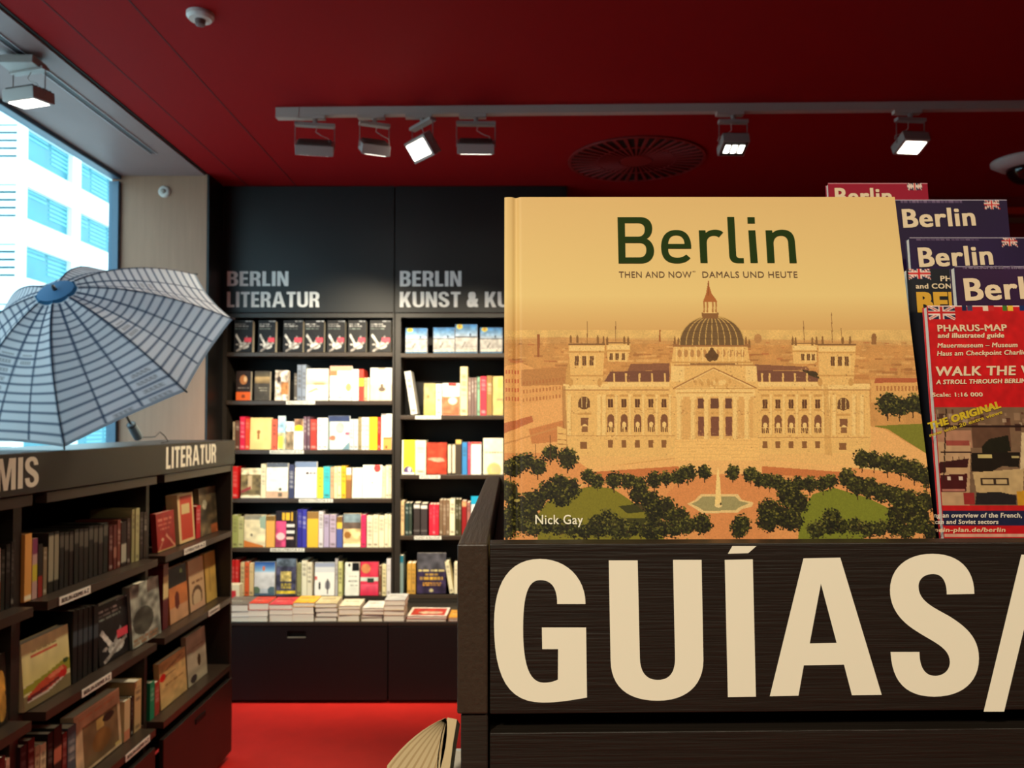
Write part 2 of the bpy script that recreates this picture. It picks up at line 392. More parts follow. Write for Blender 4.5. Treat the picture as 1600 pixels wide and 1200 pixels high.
o_ = nt.nodes.new('ShaderNodeOutputMaterial'); mx = nt.nodes.new('ShaderNodeMixShader'); tr = nt.nodes.new('ShaderNodeBsdfTransparent'); gl = nt.nodes.new('ShaderNodeBsdfGlossy')
tr.inputs[0].default_value = (0.86, 0.97, 1.0, 1); gl.inputs['Roughness'].default_value = 0.02; mx.inputs[0].default_value = 0.05
nt.links.new(tr.outputs[0], mx.inputs[1]); nt.links.new(gl.outputs[0], mx.inputs[2]); nt.links.new(mx.outputs[0], o_.inputs[0])
box('pane', WX - 0.035, WX - 0.029, 0.45, 2.4, SILL + 0.05, CEIL - 0.05, gm, win)
box('pane', WX - 0.035, WX - 0.029, 2.45, RY - 0.028, SILL + 0.05, CEIL - 0.034, gm, win)
# recessed track slot in the soffit
SLOTM = mat('soffit_slot', (60, 58, 62), 0.6)
slot = MB().box(-1.875, -1.845, 1.2, 4.14, CEIL - 0.0135, CEIL - 0.011).build('trim_5', SLOTM); struct(slot)
box('edge', -1.879, -1.875, 1.2, 4.145, CEIL - 0.017, CEIL - 0.0122, mat('slot_edge', (170, 165, 168), 0.4), slot)
box('edge', -1.845, -1.841, 1.2, 4.145, CEIL - 0.017, CEIL - 0.0122, MATS['slot_edge'], slot)
# rail on the far red wall at the right
struct(box('trim_6', 2.4, XR, WY - 0.03, WY, 2.80, 2.84, mat('orange_red_strip', (196, 40, 20), 0.5)))
struct(box('trim_7', 2.4, XR, WY - 0.05, WY - 0.03, 2.74, 2.77, mat('brown_strip', (110, 70, 50), 0.5)))

# ------------------------------------------------------------------ outside
GRD = mat('pale_paving', (206, 210, 210), 0.8)
struct(MB().box(-60, WX - 0.35, -30, 90, -0.3, -0.2).build('ground', GRD))
FAC = mat('white_facade', (236, 240, 240), 0.7); GLS = mat('facade_glass', (52, 128, 142), 0.25, 0.6, noise=0.25, nscale=0.9); SLT = mat('facade_blind', (112, 176, 186), 0.6)
bld = empty('office_building', (-30, 50, -0.2), 'white office block across the street with bands of pale blue glass', 'building')
BX, BY0, BY1, FH = -26.0, 42.4, 62.0, 3.2
box('core', BX - 11.6, BX - 0.5, BY0 + 0.5, BY1, -0.2, 18.6, FAC, bld)
for k in range(6):
    z = -0.3 + k * FH
    MB().box(BX - 12, BX, BY0, BY1, z - 1.45, z).build('spandrel', FAC, bld)
    gz = MB().box(BX - 0.42, BX - 0.3, BY0 + 0.3, BY1, z, z + FH - 1.45).build('glass_band', GLS, bld)
    for j in range(9):
        yy = BY0 + 0.6 + j * 2.2 + (k * 7 % 3) * 0.1
        mb_ = MB(); nb = 2 + (j * 3 + k * 5) % 5
        for q in range(nb): mb_.box(BX - 0.29, BX - 0.26, yy, yy + 1.9, z + FH - 1.62 - q * .25, z + FH - 1.52 - q * .25)
        mb_.build('window_blind', SLT, gz)
    for q in range(4): box('louvre', BX - 11.8, BX - 0.2, BY0 - 0.05, BY0 + 0.05, z + 0.12 + 0.42 * q, z + 0.40 + 0.42 * q, FAC, bld)
    box('glass_band', BX - 11.6, BX - 0.3, BY0 + 0.28, BY0 + 0.4, z, z + FH - 1.45, GLS, bld)
box('cornice', BX - 12.1, BX + 0.15, BY0 - 0.15, BY1, 17.45, 18.9, FAC, bld)
box('corner_pier', BX - .3, BX + 0.02, 42.3, 42.75, -0.2, 18.2, FAC, bld)
for yy in (47.2, 52.6, 58.0): box('pier', BX - 0.5, BX + 0.02, yy, yy + 0.9, -0.2, 18.2, FAC, bld)

# ================================================================== CEILING FITTINGS
TRK = mat('track_white', (176, 160, 150), 0.45)
tA, tB = Vector((-1.05, 3.58, 0)), Vector((4.1, 3.46, 0))
tr_ = empty('lighting_track', (1.2, 3.52, CEIL - 0.036), 'long pale ceiling track carrying the spotlights across the shop', 'track')
tdir = (tB - tA).normalized(); tM = Matrix.Translation((tA.x, tA.y, CEIL)) @ Matrix.Rotation(math.atan2(tdir.y, tdir.x), 4, 'Z')
MB().box(0, 5.15, -0.018, 0.018, -0.036, 0, tM).build('rail', TRK, tr_)
MB().box(-0.004, 0.10, -0.02, 0.02, -0.046, -0.001, tM).build('feed_end', TRK, tr_)
LAMPG = mat('lamp_aluminium', (150, 138, 132), 0.45, 0.5); LAMPD = mat('lamp_heatsink', (66, 46, 40), 0.6); ROD = mat('lamp_arm', (128, 104, 98), 0.4)
LIT = mat('lamp_lens_lit', (255, 250, 240), 0.5, emit=(1.0, 0.93, 0.80), estr=14.0)
DIM = mat('lamp_lens_off_axis', (255, 240, 215), 0.5, emit=(1.0, 0.88, 0.68), estr=6.0)
BLK = mat('lamp_black_rim', (16, 14, 12), 0.5)
def lamp(px, yaw, tilt, label, w_=0.165, cells=1, track=True, loc=None, group='track spotlights'):
    if loc is None:
        yy = 3.55; x = (px - PCX) / FPX * yy
        yy = tA.y + (x - tA.x) * tdir.y / tdir.x; loc = (x, yy, CEIL - 0.036)
    r = empty('spotlight', loc, label, 'spotlight', group)
    x, y, z = loc
    MB().box(x - 0.075, x + 0.045, y - 0.016, y + 0.016, z - 0.014, z - 0.0008).build('adapter', TRK, r)
    R = Matrix.Translation(loc) @ Matrix.Rotation(yaw, 4, 'Z')
    MB().tube([R @ Vector((0, 0, -0.012)), R @ Vector((0, 0, -0.034))], 0.010, 10).build('stem', LAMPG, r)
    MB().box(-w_ / 2 - 0.006, w_ / 2 + 0.006, -0.016, 0.016, -0.048, -0.034, R).build('yoke', LAMPG, r)
    for s in (-1, 1):
        MB().tube([R @ Vector((s * (w_ / 2 + 0.004), 0, -0.04)), R @ Vector((s * (w_ / 2 + 0.004), 0, -0.145))], 0.0022, 6).build('arm', ROD, r)
    MB().tube([R @ Vector((0.01, 0, -0.046)), R @ Vector((0.004, -0.01, -0.075)), R @ Vector((0.03, -0.022, -0.095)), R @ Vector((0.06, -0.02, -0.105)), R @ Vector((0.066, -0.012, -0.125))], 0.0016, 6).build('cord', TRK, r)
    H = R @ Matrix.Translation((0, 0, -0.145)) @ Matrix.Rotation(-tilt, 4, 'X')
    hs = MB().box(-w_ / 2, w_ / 2, -0.022, 0.022, -0.050, 0.050, H).build('housing', LAMPG, r, bevel=0.002)
    for q in range(6):
        MB().box(-w_ / 2 + 0.01, w_ / 2 - 0.01, -0.03, -0.0225, -0.044 + q * 0.016, -0.036 + q * 0.016, H).build('fin', LAMPD, hs)
    MB().box(-w_ / 2 + 0.006, w_ / 2 - 0.006, 0.0225, 0.0235, -0.044, 0.044, H).build('lens_surround', BLK if cells > 1 else LAMPG, hs)
    for q in range(cells):
        a = -w_ / 2 + 0.012 + q * (w_ - 0.024) / cells
        gp, hl = (0.0055, 0.024) if cells > 1 else (0.003, 0.036)
        MB().box(a + gp, a + (w_ - 0.024) / cells - gp, 0.024, 0.0255, -hl, hl, H).build('lens', LIT, hs)
    return r
def yaw_to(dx, dy): return math.atan2(-dx, dy)
lamp(487, math.radians(10), math.radians(58), 'grey track spotlight turned to the shelves, nearest the free end of the track')
lamp(582, math.radians(22), math.radians(60), 'grey track spotlight seen end-on, between two wider ones', 0.125)
lamp(658, yaw_to(-0.95, -0.75), math.radians(38), 'bright track spotlight tipped sideways with its glowing face showing')
lamp(743, math.radians(2), math.radians(60), 'grey track spotlight above the art shelves, next to the bright tipped one')
lamp(1147, yaw_to(0.02, -1), math.radians(69), 'small track spotlight with three glowing cells in a black rim', 0.118, 3)
lamp(1422, yaw_to(0.10, -1), math.radians(67), 'lit track spotlight nearest the dome camera', 0.122)
lp = lamp(0, yaw_to(.3, 1), math.radians(86), 'pale spotlight hanging from the wooden soffit by the window', 0.15, 1, loc=(-1.86, 3.06, CEIL - 0.017), group=None)
box('flange', -1.935, -1.80, 2.98, 3.08, CEIL - 0.06, CEIL - 0.03, LAMPG, lp, 0.002)

sd = empty('smoke_detector', (-1.075, 2.74, CEIL), 'round white smoke detector on the red ceiling', 'smoke detector')
MB().lathe((-1.075, 2.74, CEIL), [(0.046, 0), (0.046, -0.012), (0.038, -0.022)], 28).build('base', WHITE, sd, smooth=False)
MB().lathe((-1.075, 2.74, CEIL), [(0.018, -0.022), (0.016, -0.040), (0.008, -0.043)], 20).build('sensor_head', mat('grey_plastic', (96, 70, 66), 0.5), sd)
ws = empty('wall_sensor', (-1.965, RY, CEIL - 0.105), 'small round white sensor on the wooden window reveal', 'sensor')
def disc_y(c, prof, n=24):
    m = MB(); v = []; f = []
    for (r, h) in prof:
        for k in range(n):
            t = 2 * math.pi * k / n; v.append((c[0] + r * math.cos(t), c[1] - h, c[2] + r * math.sin(t)))
    for i in range(len(prof) - 1):
        for k in range(n): f.append((i * n + k, i * n + (k + 1) % n, (i + 1) * n + (k + 1) % n, (i + 1) * n + k))
    f.append(tuple(range(n))); f.append(tuple((len(prof) - 1) * n + k for k in range(n)))
    return m.add(v, f)
disc_y((-1.965, RY, CEIL - 0.105), [(0.033, 0), (0.033, 0.010), (0.026, 0.018)]).build('base', WHITE, ws)
disc_y((-1.965, RY - 0.018, CEIL - 0.105), [(0.014, 0), (0.012, 0.012), (0.005, 0.016)]).build('eye', mat('sensor_eye', (150, 138, 128), 0.3), ws)
dc = empty('dome_camera', (2.78, 4.28, CEIL), 'white ceiling dome camera with dark glass bowl', 'camera')
MB().lathe((2.78, 4.28, CEIL), [(0.165, 0), (0.165, -0.015), (0.12, -0.045), (0.095, -0.048)], 36).build('mount_ring', WHITE, dc, smooth=True)
prof = [(0.092 * math.cos(t), -0.048 - 0.085 * math.sin(t)) for t in [i * math.pi / 2 / 7 for i in range(8)]]
prof[-1] = (0.004, prof[-1][1])
MB().lathe((2.78, 4.28, CEIL), prof, 32).build('bowl', mat('smoked_dome', (10, 14, 14), 0.08, 0.8), dc, smooth=True)
av = empty('air_vent', (0.68, 4.28, CEIL), 'round dark ceiling air vent with radial slats', 'air vent')
MB().lathe((0.68, 4.28, CEIL), [(0.365, 0), (0.365, -0.004)], 56).build('backing', mat('vent_dark', (6, 2, 2), 0.9), av)
VR = mat('vent_slat_red', (132, 34, 32), 0.5)
rg = MB()
for (ra, rb) in ((0.352, 0.368), (0.205, 0.213)):
    n = 56; v = []; f = []
    for k in range(n):
        t = 2 * math.pi * k / n
        for (r, h) in ((ra, -0.004), (rb, -0.004), (rb, -0.009), (ra, -0.009)): v.append((0.68 + r * math.cos(t), 4.28 + r * math.sin(t), CEIL + h))
    for k in range(n):
        for q in range(4): f.append((k * 4 + q, k * 4 + (q + 1) % 4, ((k + 1) % n) * 4 + (q + 1) % 4, ((k + 1) % n) * 4 + q))
    rg.add(v, f)
rg.build('ring', VR, av)
MB().lathe((0.68, 4.28, CEIL), [(0.085, -0.004), (0.085, -0.010), (0.07, -0.012)], 32).build('hub', VR, av)
slme = None
for k in range(40):
    a0 = 2 * math.pi * k / 40
    if slme is None:
        so = MB().add([(0.09, -0.0035, -0.0105), (0.09, 0.0035, -0.0105), (0.35, 0.011, -0.0105), (0.35, -0.009, -0.0105),
                       (0.09, -0.0035, -0.0045), (0.09, 0.0035, -0.0045), (0.35, 0.011, -0.0045), (0.35, -0.009, -0.0045)],
                      [(0, 1, 2, 3), (4, 7, 6, 5), (0, 4, 5, 1), (1, 5, 6, 2), (2, 6, 7, 3), (3, 7, 4, 0)]).build('slat', VR, av, local=True)
        slme = so.data
    else:
        so = bpy.data.objects.new('slat', slme); link(so, av)
    so.rotation_euler = (0, 0, a0)

# ================================================================== BACK BOOKCASES
YF = 4.75                                   # plane of the shelf fronts
def X_(px, y=YF): return U(px, 661, y=y).x
def Z_(py, y=YF): return U(800, py, y=y).z
LABW = mat('shelf_label_card', (232, 228, 214), 0.5)
INK = mat('label_ink', (60, 54, 48), 0.6)
FB = frame((0, YF, 0), (1, 0, 0), (0, 0, 1))
ROWL = [550.5, 626, 703, 779, 856]; ROWR = [552, 649, 742, 837, 929]
def back_case(name, label, pxl, pxr, rows, words, labels):
    xl, xr = X_(pxl), X_(pxr); t = 0.034; tr = 0.009
    r = empty(name, ((xl + xr) / 2, YF + 0.12, 0.43), label, 'bookcase')
    zt = Z_(488); zb = 0.43
    box('side_panel', xl, xl + t, YF + 0.012, WY - 0.004, zb, CEIL - 0.004, OAK, r)
    box('side_panel', xr - tr, xr, YF + 0.012, WY - 0.004, zb, CEIL - 0.004, OAK, r)
    box('back_panel', xl + t, xr - tr, WY - 0.022, WY - 0.004, zb, zt, BLACKIN, r)
    sp = box('sign_panel', xl, xr - 0.003, YF, YF + 0.011, zt, CEIL - 0.004, PANEL, r)
    box('rail', xl + t, xr - tr, YF + 0.002, YF + 0.03, Z_(496), Z_(489.5), OAK, r)
    for i, py in enumerate(rows):
        z = Z_(py)
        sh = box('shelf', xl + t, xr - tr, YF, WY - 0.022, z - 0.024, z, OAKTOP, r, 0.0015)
        if labels[i]:
            a, b_, tx = labels[i]
            xa, xb = X_(a), X_(b_)
            lb = box('shelf_label', xa, xb, YF - 0.0025, YF - 0.0005, z - 0.022, z - 0.002, LABW, sh)
            text('lettering', tx, Matrix.Translation((xa + 0.008, YF - 0.003, z - 0.018)) @ Matrix.Rotation(math.pi / 2, 4, 'X'), xb - xa - 0.016, 0.012, INK, r, 0.02).matrix_basis = wm(r).inverted()
    box('bottom_board', xl + t, xr - tr, YF + 0.002, WY - 0.022, 0.432, Z_(932) if rows is ROWL else Z_(929), OAK, r)
    for (wd, a, b_, y0, y1, full) in words:
        L = sign('lettering', wd, Matrix.Translation((X_(a), YF - 0.001, Z_(y1))) @ Matrix.Rotation(math.pi / 2, 4, 'X'), full or (X_(b_) - X_(a)), Z_(y0) - Z_(y1), VINYLW, None)
        L.parent = sp; L.matrix_basis = wm(sp).inverted()
    return r
back_case('bookcase', 'tall black bookcase under the sign BERLIN LITERATUR', 344, 615, ROWL,
    [('BERLIN', 353, 449, 424, 447, None), ('LITERATUR', 353, 498, 456, 480, None)],
    [None, (447, 492, 'BERLIN-LITERATUR A-Z'), (422, 475, 'BERLIN-LITERATUR A-Z'), (468, 521, 'BERLIN-LITERATUR A-Z'), (424, 477, 'BERLIN-LITERATUR A-Z')])
wKU = (X_(775) - X_(624)) / (.64+.67+.64+.62+.55+.28+.66+.28+.64+.09*6)
full = wKU * (.64+.67+.64+.62+.55+.28+.66+.28+.64+.67+.46+.55+.67+.62+.09*11)
back_case('bookcase', 'tall black bookcase under the sign BERLIN KUNST & KU', 616.5, 887, ROWR,
    [('BERLIN', 624, 720.5, 423.5, 447.5, None), ('KUNST & KULTUR', 624, 0, 456, 480, full)],
    [None, (649, 689, 'KUNST & KULTUR'), (656, 688, 'KULTUR'), (648, 690, 'KUNST & KULTUR'), None])
# base cabinets that stand out in front of the bookcases
YD = 4.29; zl = 0.43
xa, xm, xz = -1.700, X_(607, YD), 0.42
for (a, b_, nm) in ((xa, xm, 'long black drawer cabinet under the BERLIN LITERATUR shelves, with a cut-out handle'), (xm + 0.002, xz, 'plain black drawer cabinet under the BERLIN KUNST shelves')):
    cb = empty('drawer_cabinet', ((a + b_) / 2, YD + 0.2, 0), nm, 'cabinet')
    box('carcass', a, b_, YD + 0.02, WY - 0.004, 0.03, zl - 0.02, BLACKIN, cb)
    box('top_board', a, b_, YD, WY - 0.004, zl - 0.02, zl, OAK, cb, 0.0015)
    box('plinth', a + 0.01, b_ - 0.01, YD + 0.05, WY - 0.01, 0.0, 0.03, BLACKIN, cb)
    hw = X_(480, YD) - X_(450, YD)
    zt, zb2 = zl - 0.024, 0.018
    if a == xa:
        hx0, hx1 = X_(451, YD), X_(480, YD); hz0, hz1 = Z_(997, YD), Z_(986, YD)
        fr = MB().box(a + 0.003, hx0, YD, YD + 0.018, zb2, zt).box(hx1, b_ - 0.002, YD, YD + 0.018, zb2, zt).box(hx0, hx1, YD, YD + 0.018, zb2, hz0).box(hx0, hx1, YD, YD + 0.018, hz1, zt).build('drawer_front', PANEL, cb)
        box('handle', hx0, hx1, YD + 0.002, YD + 0.016, hz0, hz0 + 0.003, mat('handle_edge', (120, 112, 100), 0.4), fr)
    else:
        fr = box('drawer_front', a + 0.003, b_ - 0.003, YD, YD + 0.018, zb2, zt, PANEL, cb, 0.001)

# ================================================================== LOW BOOKCASE AT THE WINDOW
LX = -1.24; TOP = CAMZ - 0.076
def LY(px, x=LX): return x * FPX / (px - PCX)
YE0, YE1 = 1.15, LY(367.5)
lu = empty('low_bookcase', (LX - 0.17, 2.4, 0), 'low black bookcase by the window with KRIMIS and LITERATUR on its top board', 'bookcase')
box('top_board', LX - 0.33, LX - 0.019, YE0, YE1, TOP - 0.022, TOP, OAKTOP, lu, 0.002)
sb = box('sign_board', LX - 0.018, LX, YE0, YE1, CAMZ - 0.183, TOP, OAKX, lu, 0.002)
box('back_panel', LX - 0.33, LX - 0.315, YE0, YE1, 0.05, TOP - 0.022, BLACKIN, lu)
bays = [(YE0 + 0.04, LY(58)), (LY(80), LY(250)), (LY(262), YE1 - 0.026)]
INN = [(YE0 + 0.04, bays[0][1] + .005), (bays[1][0] - .022, bays[1][1] + .036), (bays[2][0] - .004, bays[2][1])]
box('end_panel', LX - 0.315, LX - 0.02, YE0, YE0 + 0.04, 0.05, CAMZ - 0.186, OAK, lu)
box('upright', LX - 0.315, LX - 0.062, bays[0][1] + .006, bays[1][0] - .022, 0.05, CAMZ - 0.186, OAK, lu)
box('upright', LX - 0.315, LX - 0.062, bays[1][1] + .037, bays[2][0] - .004, 0.05, CAMZ - 0.186, OAK, lu)
box('end_panel', LX - 0.315, LX - 0.006, YE1 - 0.024, YE1 - 0.004, 0.05, CAMZ - 0.186, OAK, lu, 0.002)
LZ = [CAMZ - 0.479, CAMZ - 0.773, CAMZ - 1.071]          # tops of the three shelves
labs = [[(0.1, 0.5, 'KRIMIS A-Z')] * 3, [(LY(97), LY(145), 'BERLIN-KRIMIS A-Z'), (LY(134), LY(179), 'BERLIN-KRIMIS A-Z'), (LY(203), LY(240), 'BERLIN-KRIMIS A-Z')],
        [(LY(290), LY(323), 'LITERATUR A-Z'), (LY(329), LY(346), 'LITERATUR A-Z'), None]]
RL = Matrix.Rotation(math.pi / 2, 4, 'Z') @ Matrix.Rotation(math.pi / 2, 4, 'X')
for bi, (ya, yb) in enumerate(bays):
    box('rail', LX - 0.04, LX - 0.008, ya - 0.0 if bi else YE0, yb if bi < 2 else YE1 - 0.004, CAMZ - 0.215, CAMZ - 0.187, OAKTOP, lu, 0.001)
    for k, z in enumerate(LZ):
        sh = MB().box(LX - 0.315, LX - 0.062, INN[bi][0], INN[bi][1], z - 0.024, z).box(LX - 0.062, LX - 0.002, ya, yb, z - 0.024, z).build('shelf', OAKTOP, lu)
        lb = labs[bi][k] if bi else None
        if lb:
            box('shelf_label', LX - 0.0015, LX + 0.0008, lb[0], lb[1], z - 0.0235, z - 0.001, LABW, sh)
            T = text('lettering', lb[2], Matrix.Translation((LX + 0.0013, lb[0] + 0.01, z - 0.018)) @ RL, lb[1] - lb[0] - 0.02, 0.012, INK, None, 0.03)
            T.parent = sh; T.matrix_basis = wm(sh).inverted()
    d = box('drawer_front', LX - 0.02, LX - 0.002, ya + 0.002, (yb if bi < 2 else YE1) - 0.002, 0.03, CAMZ - 1.135, OAKX, lu, 0.002)
    ym = (ya + yb) / 2
    box('handle', LX - 0.0019, LX + 0.001, ym - 0.05, ym + 0.05, CAMZ - 1.19, CAMZ - 1.17, BLACKIN, d)
box('plinth', LX - 0.30, LX - 0.04, YE0 + 0.02, YE1 - 0.02, 0.0, 0.05, BLACKIN, lu)
FL = frame((LX, 0, 0), (0, 1, 0), (0, 0, 1))
for (wd, a, b_) in (('LITERATUR', LY(260), LY(338)), ('KRIMIS', LY(61.5) - 0.345, LY(61.5))):
    L = sign('lettering', wd, Matrix.Translation((LX + 0.0008, a, CAMZ - 0.166)) @ RL, b_ - a, 0.079, VINYL, None)
    L.parent = sb; L.matrix_basis = wm(sb).inverted()
# ================================================================== BOOKS
def cover_img(des, w_, h, base):
    I = Img(max(10, int(w_)), max(14, int(h)), base)
    for op in des:
        k = op[0]
        if k == 'r': I.rect(*op[1:])
        elif k == 'e': I.ell(*op[1:])
        elif k == 'p': I.poly(op[1], op[2])
        elif k == 'g': I.grad(*op[1:])
        elif k == 'n': I.noise(op[1], op[2])
        elif k == 'm': I.marks(*op[1:])
        elif k == 'l': I.line(*op[1:])
    return I
ALLB = []
def book(kind, W, H, D, F, rgb, des=None, spine=None, name='book', res=(30, 46), cover=None, glossy=False, pages=PAGES, lean=0.0):
    """F: matrix of the book's frame: x right, y away from the viewer, z up; origin bottom centre of the face seen.
    kind 'S' shows its spine, 'F' its front cover"""
    t = 0.0016; m = MB()
    if kind == 'S':
        m.box(-W / 2, W / 2, 0.0, t, 0, H).box(-W / 2, -W / 2 + t, t, D, 0, H).box(W / 2 - t, W / 2, t, D, 0, H)
        pb = (-W / 2 + t, W / 2 - t, t, D - 0.003, 0.0015, H - 0.0025)
    else:
        m.box(-W / 2, W / 2, 0, t, 0, H).box(-W / 2, W / 2, D - t, D, 0, H).box(-W / 2, -W / 2 + t, t, D - t, 0, H)
        pb = (-W / 2 + t, W / 2 - 0.002, t, D - t, 0.0015, H - 0.002)
    o = m.build(name, flat(rgb, 0.4), None, local=True); o.matrix_basis = F
    p = MB().box(*pb).build('page_block', pages, o, local=True)
    if kind == 'F' and des is not None:
        sheet('cover_print', cover_img(des, res[0], res[1], rgb), W - 0.001, H - 0.001, o, GLOSSY if glossy else PRINT, z0=0.0005)
    if kind == 'S' and W > 0.006:
        I = Img(4, 30, rgb)
        lum = sum(rgb) / 3; ink = (238, 232, 216) if lum < 120 else (60, 48, 40)
        if spine is not None:
            for op in spine: I.rect(0, op[0], 1, op[1], op[2])
        else:
            y0 = random.uniform(.08, .2); n = random.randint(5, 12); al = random.uniform(.25, .6)
            for q in range(n): I.rect(.2, y0 + q * .045, .8, y0 + q * .045 + .03, ink, al * random.uniform(.4, 1))
            if random.random() < .6: I.rect(.15, .86, .85, .92, ink, .45)
        sheet('spine_print', I, W - 0.0006, H - 0.001, o, z0=0.0005, yoff=-0.0003)
    return o
ORD = ['first', 'second', 'third', 'fourth', 'fifth', 'sixth', 'seventh', 'eighth', 'ninth', 'tenth', 'eleventh', 'twelfth']
def short(p):
    ws_ = p.split(); return ' '.join(ws_[:1] + ws_[-1:]) if len(ws_) > 2 else p
def pl(p):
    a = p.split(' ')
    for i, x in enumerate(a):
        if x in ('spine', 'paperback', 'booklet', 'book', 'cover'): a[i] = x + 's'; break
    return ' '.join(a)
def finish_row(items, place, group, side):
    """items: [(object, phrase)] in order; a label for each that only it fits"""
    ph = [p for _, p in items]; lab = [None] * len(items)
    for i, (o, p) in enumerate(items):
        cands = [p + ' on ' + place]
        if i > 0: cands.append('%s beside the %s, %s' % (p, short(ph[i - 1]), place))
        same = [j for j in range(len(ph)) if ph[j] == p]
        if len(same) == 1: lab[i] = cands[0]; continue
        key = lambda j: (ph[j], short(ph[j - 1]) if j > 0 else None)
        if i > 0 and ph[i - 1] != p and sum(1 for j in same if key(j) == key(i)) == 1: lab[i] = cands[1]; continue
        lab[i] = '%s from %s of %s %s, %s' % (ORD[same.index(i)], side, {2: 'two', 3: 'three', 4: 'four', 5: 'five', 6: 'six', 7: 'seven', 8: 'eight', 9: 'nine', 10: 'ten'}.get(len(same), 'many'), pl(p), place)
    for (o, p), l in zip(items, lab):
        tag(o, l, 'book', group); ALLB.append((o, l))
K = (24, 22, 24)
BLACKSTAR = [('n', .1, 6), ('m', .05, .62, .12, .035, (190, 186, 180), 3), ('m', .05, .75, .19, .035, (190, 186, 180), 3), ('m', .05, .72, .26, .03, (120, 130, 120), 3),
             ('l', .1, .45, .45, .80, .10, (196, 190, 182)), ('e', .55, .80, .26, .10, (200, 196, 188)), ('l', .45, .78, .72, .5, .06, (150, 146, 140)), ('l', .15, .97, .9, .7, .07, (150, 140, 132)), ('e', .2, .76, .08, .03, (170, 160, 152)), ('n', .25, 16), ('r', .58, .54, .95, .68, (214, 70, 84)), ('m', .6, 1, .03, .02, (200, 200, 200), 2)]
SKY = [('g', 0, .42, (40, 110, 170), (176, 190, 206)), ('r', 0, .42, 1, .47, (86, 88, 92)), ('g', .47, 1, (186, 180, 172), (150, 142, 136)), ('e', .68, .36, .04, .05, (50, 60, 80)), ('l', .3, .85, .45, .6, .04, (90, 86, 84)), ('n', .18, 10), ('m', .05, .95, .9, .05, (225, 216, 190), 4), ('m', .3, .95, .83, .03, (210, 205, 196), 4), ('r', 0, .95, 1, 1, (40, 96, 130))]
SKYB = SKY + [('e', .2, .08, .14, .09, (200, 190, 60)), ('e', .2, .07, .06, .05, (190, 120, 50))]
def D_(*a): return list(a)
TXTI = (70, 60, 54)
L1 = [(a, b, 501, 'F', 'black paperback with pink badge', K, BLACKSTAR, .045) for a, b in ((364, 393), (402, 429), (441, 472), (475, 505), (510, 538), (543, 571), (577, 610))]
L2 = [(368, 391, 580, 'F', 'brown novel with orange lower band', (44, 26, 16), D_(('n', .3, 5), ('e', .5, .3, .25, .16, (176, 110, 60)), ('e', .62, .28, .1, .1, (220, 180, 130)), ('m', .15, .85, .58, .03, (150, 140, 130), 5), ('r', 0, .72, 1, 1, (216, 92, 30)), ('e', .5, .86, .12, .06, (120, 50, 20))), .03),
      (397, 421, 580, 'F', 'grey novel with golden horizon', (70, 62, 52), D_(('g', 0, .2, (64, 58, 48), (110, 96, 70)), ('g', .2, .42, (196, 164, 112), (110, 90, 60)), ('n', .15, 8), ('m', .3, .85, .58, .03, (170, 165, 145), 5), ('m', .35, .8, .66, .03, (170, 165, 145), 5)), .03),
      (429, 450, 579, 'F', 'sepia photo paperback', (190, 172, 154), D_(('n', .45, 9), ('r', .45, .4, 1, .8, (176, 116, 66)), ('e', .3, .3, .15, .1, (60, 44, 40)), ('l', .4, .5, .3, .95, .12, (206, 176, 160)), ('n', .3, 14)), .03),
      (459, 464, 583, 'S', 'thin dark grey spine', (86, 78, 70)), (464, 471, 570, 'S', 'grey blue spine', (124, 132, 146)), (471.5, 478, 570, 'S', 'grey blue spine', (134, 142, 156)),
      (478, 512, 576, 'F', 'pale cream landscape paperback', (236, 230, 208), D_(('g', .2, .5, (240, 234, 214), (222, 200, 150)), ('e', .6, .48, .3, .05, (190, 150, 110)), ('l', .1, .75, .5, .62, .05, (186, 146, 100)), ('n', .08, 8), ('m', .4, .9, .66, .02, (160, 150, 120), 5)), .02),
      (514.5, 549, 572, 'F', 'cream paperback with salmon top', (238, 232, 214), D_(('r', 0, 0, 1, .14, (222, 160, 130)), ('r', 0, .14, .35, .28, (206, 120, 80)), ('e', .85, .62, .12, .12, (150, 150, 100)), ('n', .06, 9), ('l', 0, .9, 1, .93, .02, (110, 110, 100))), .02),
      (550, 560, 577, 'S', 'white spine', (240, 238, 230)), (560.5, 568, 577, 'S', 'red spine with yellow square', (206, 62, 50), [(.3, .52, (232, 214, 60))]), (568.5, 573, 590, 'S', 'peach spine', (226, 160, 120)), (573.5, 577, 590, 'S', 'thin cream spine', (226, 210, 176)),
      (578, 611.5, 575, 'F', 'white and beige paperback with dark bust', (238, 232, 220), D_(('r', 0, .5, 1, 1, (214, 190, 164)), ('e', .55, .66, .16, .07, (100, 84, 70)), ('r', .5, .48, .6, .66, (100, 84, 70)), ('r', .35, 0, .7, .06, (170, 150, 120)), ('n', .06, 8)), .02)]
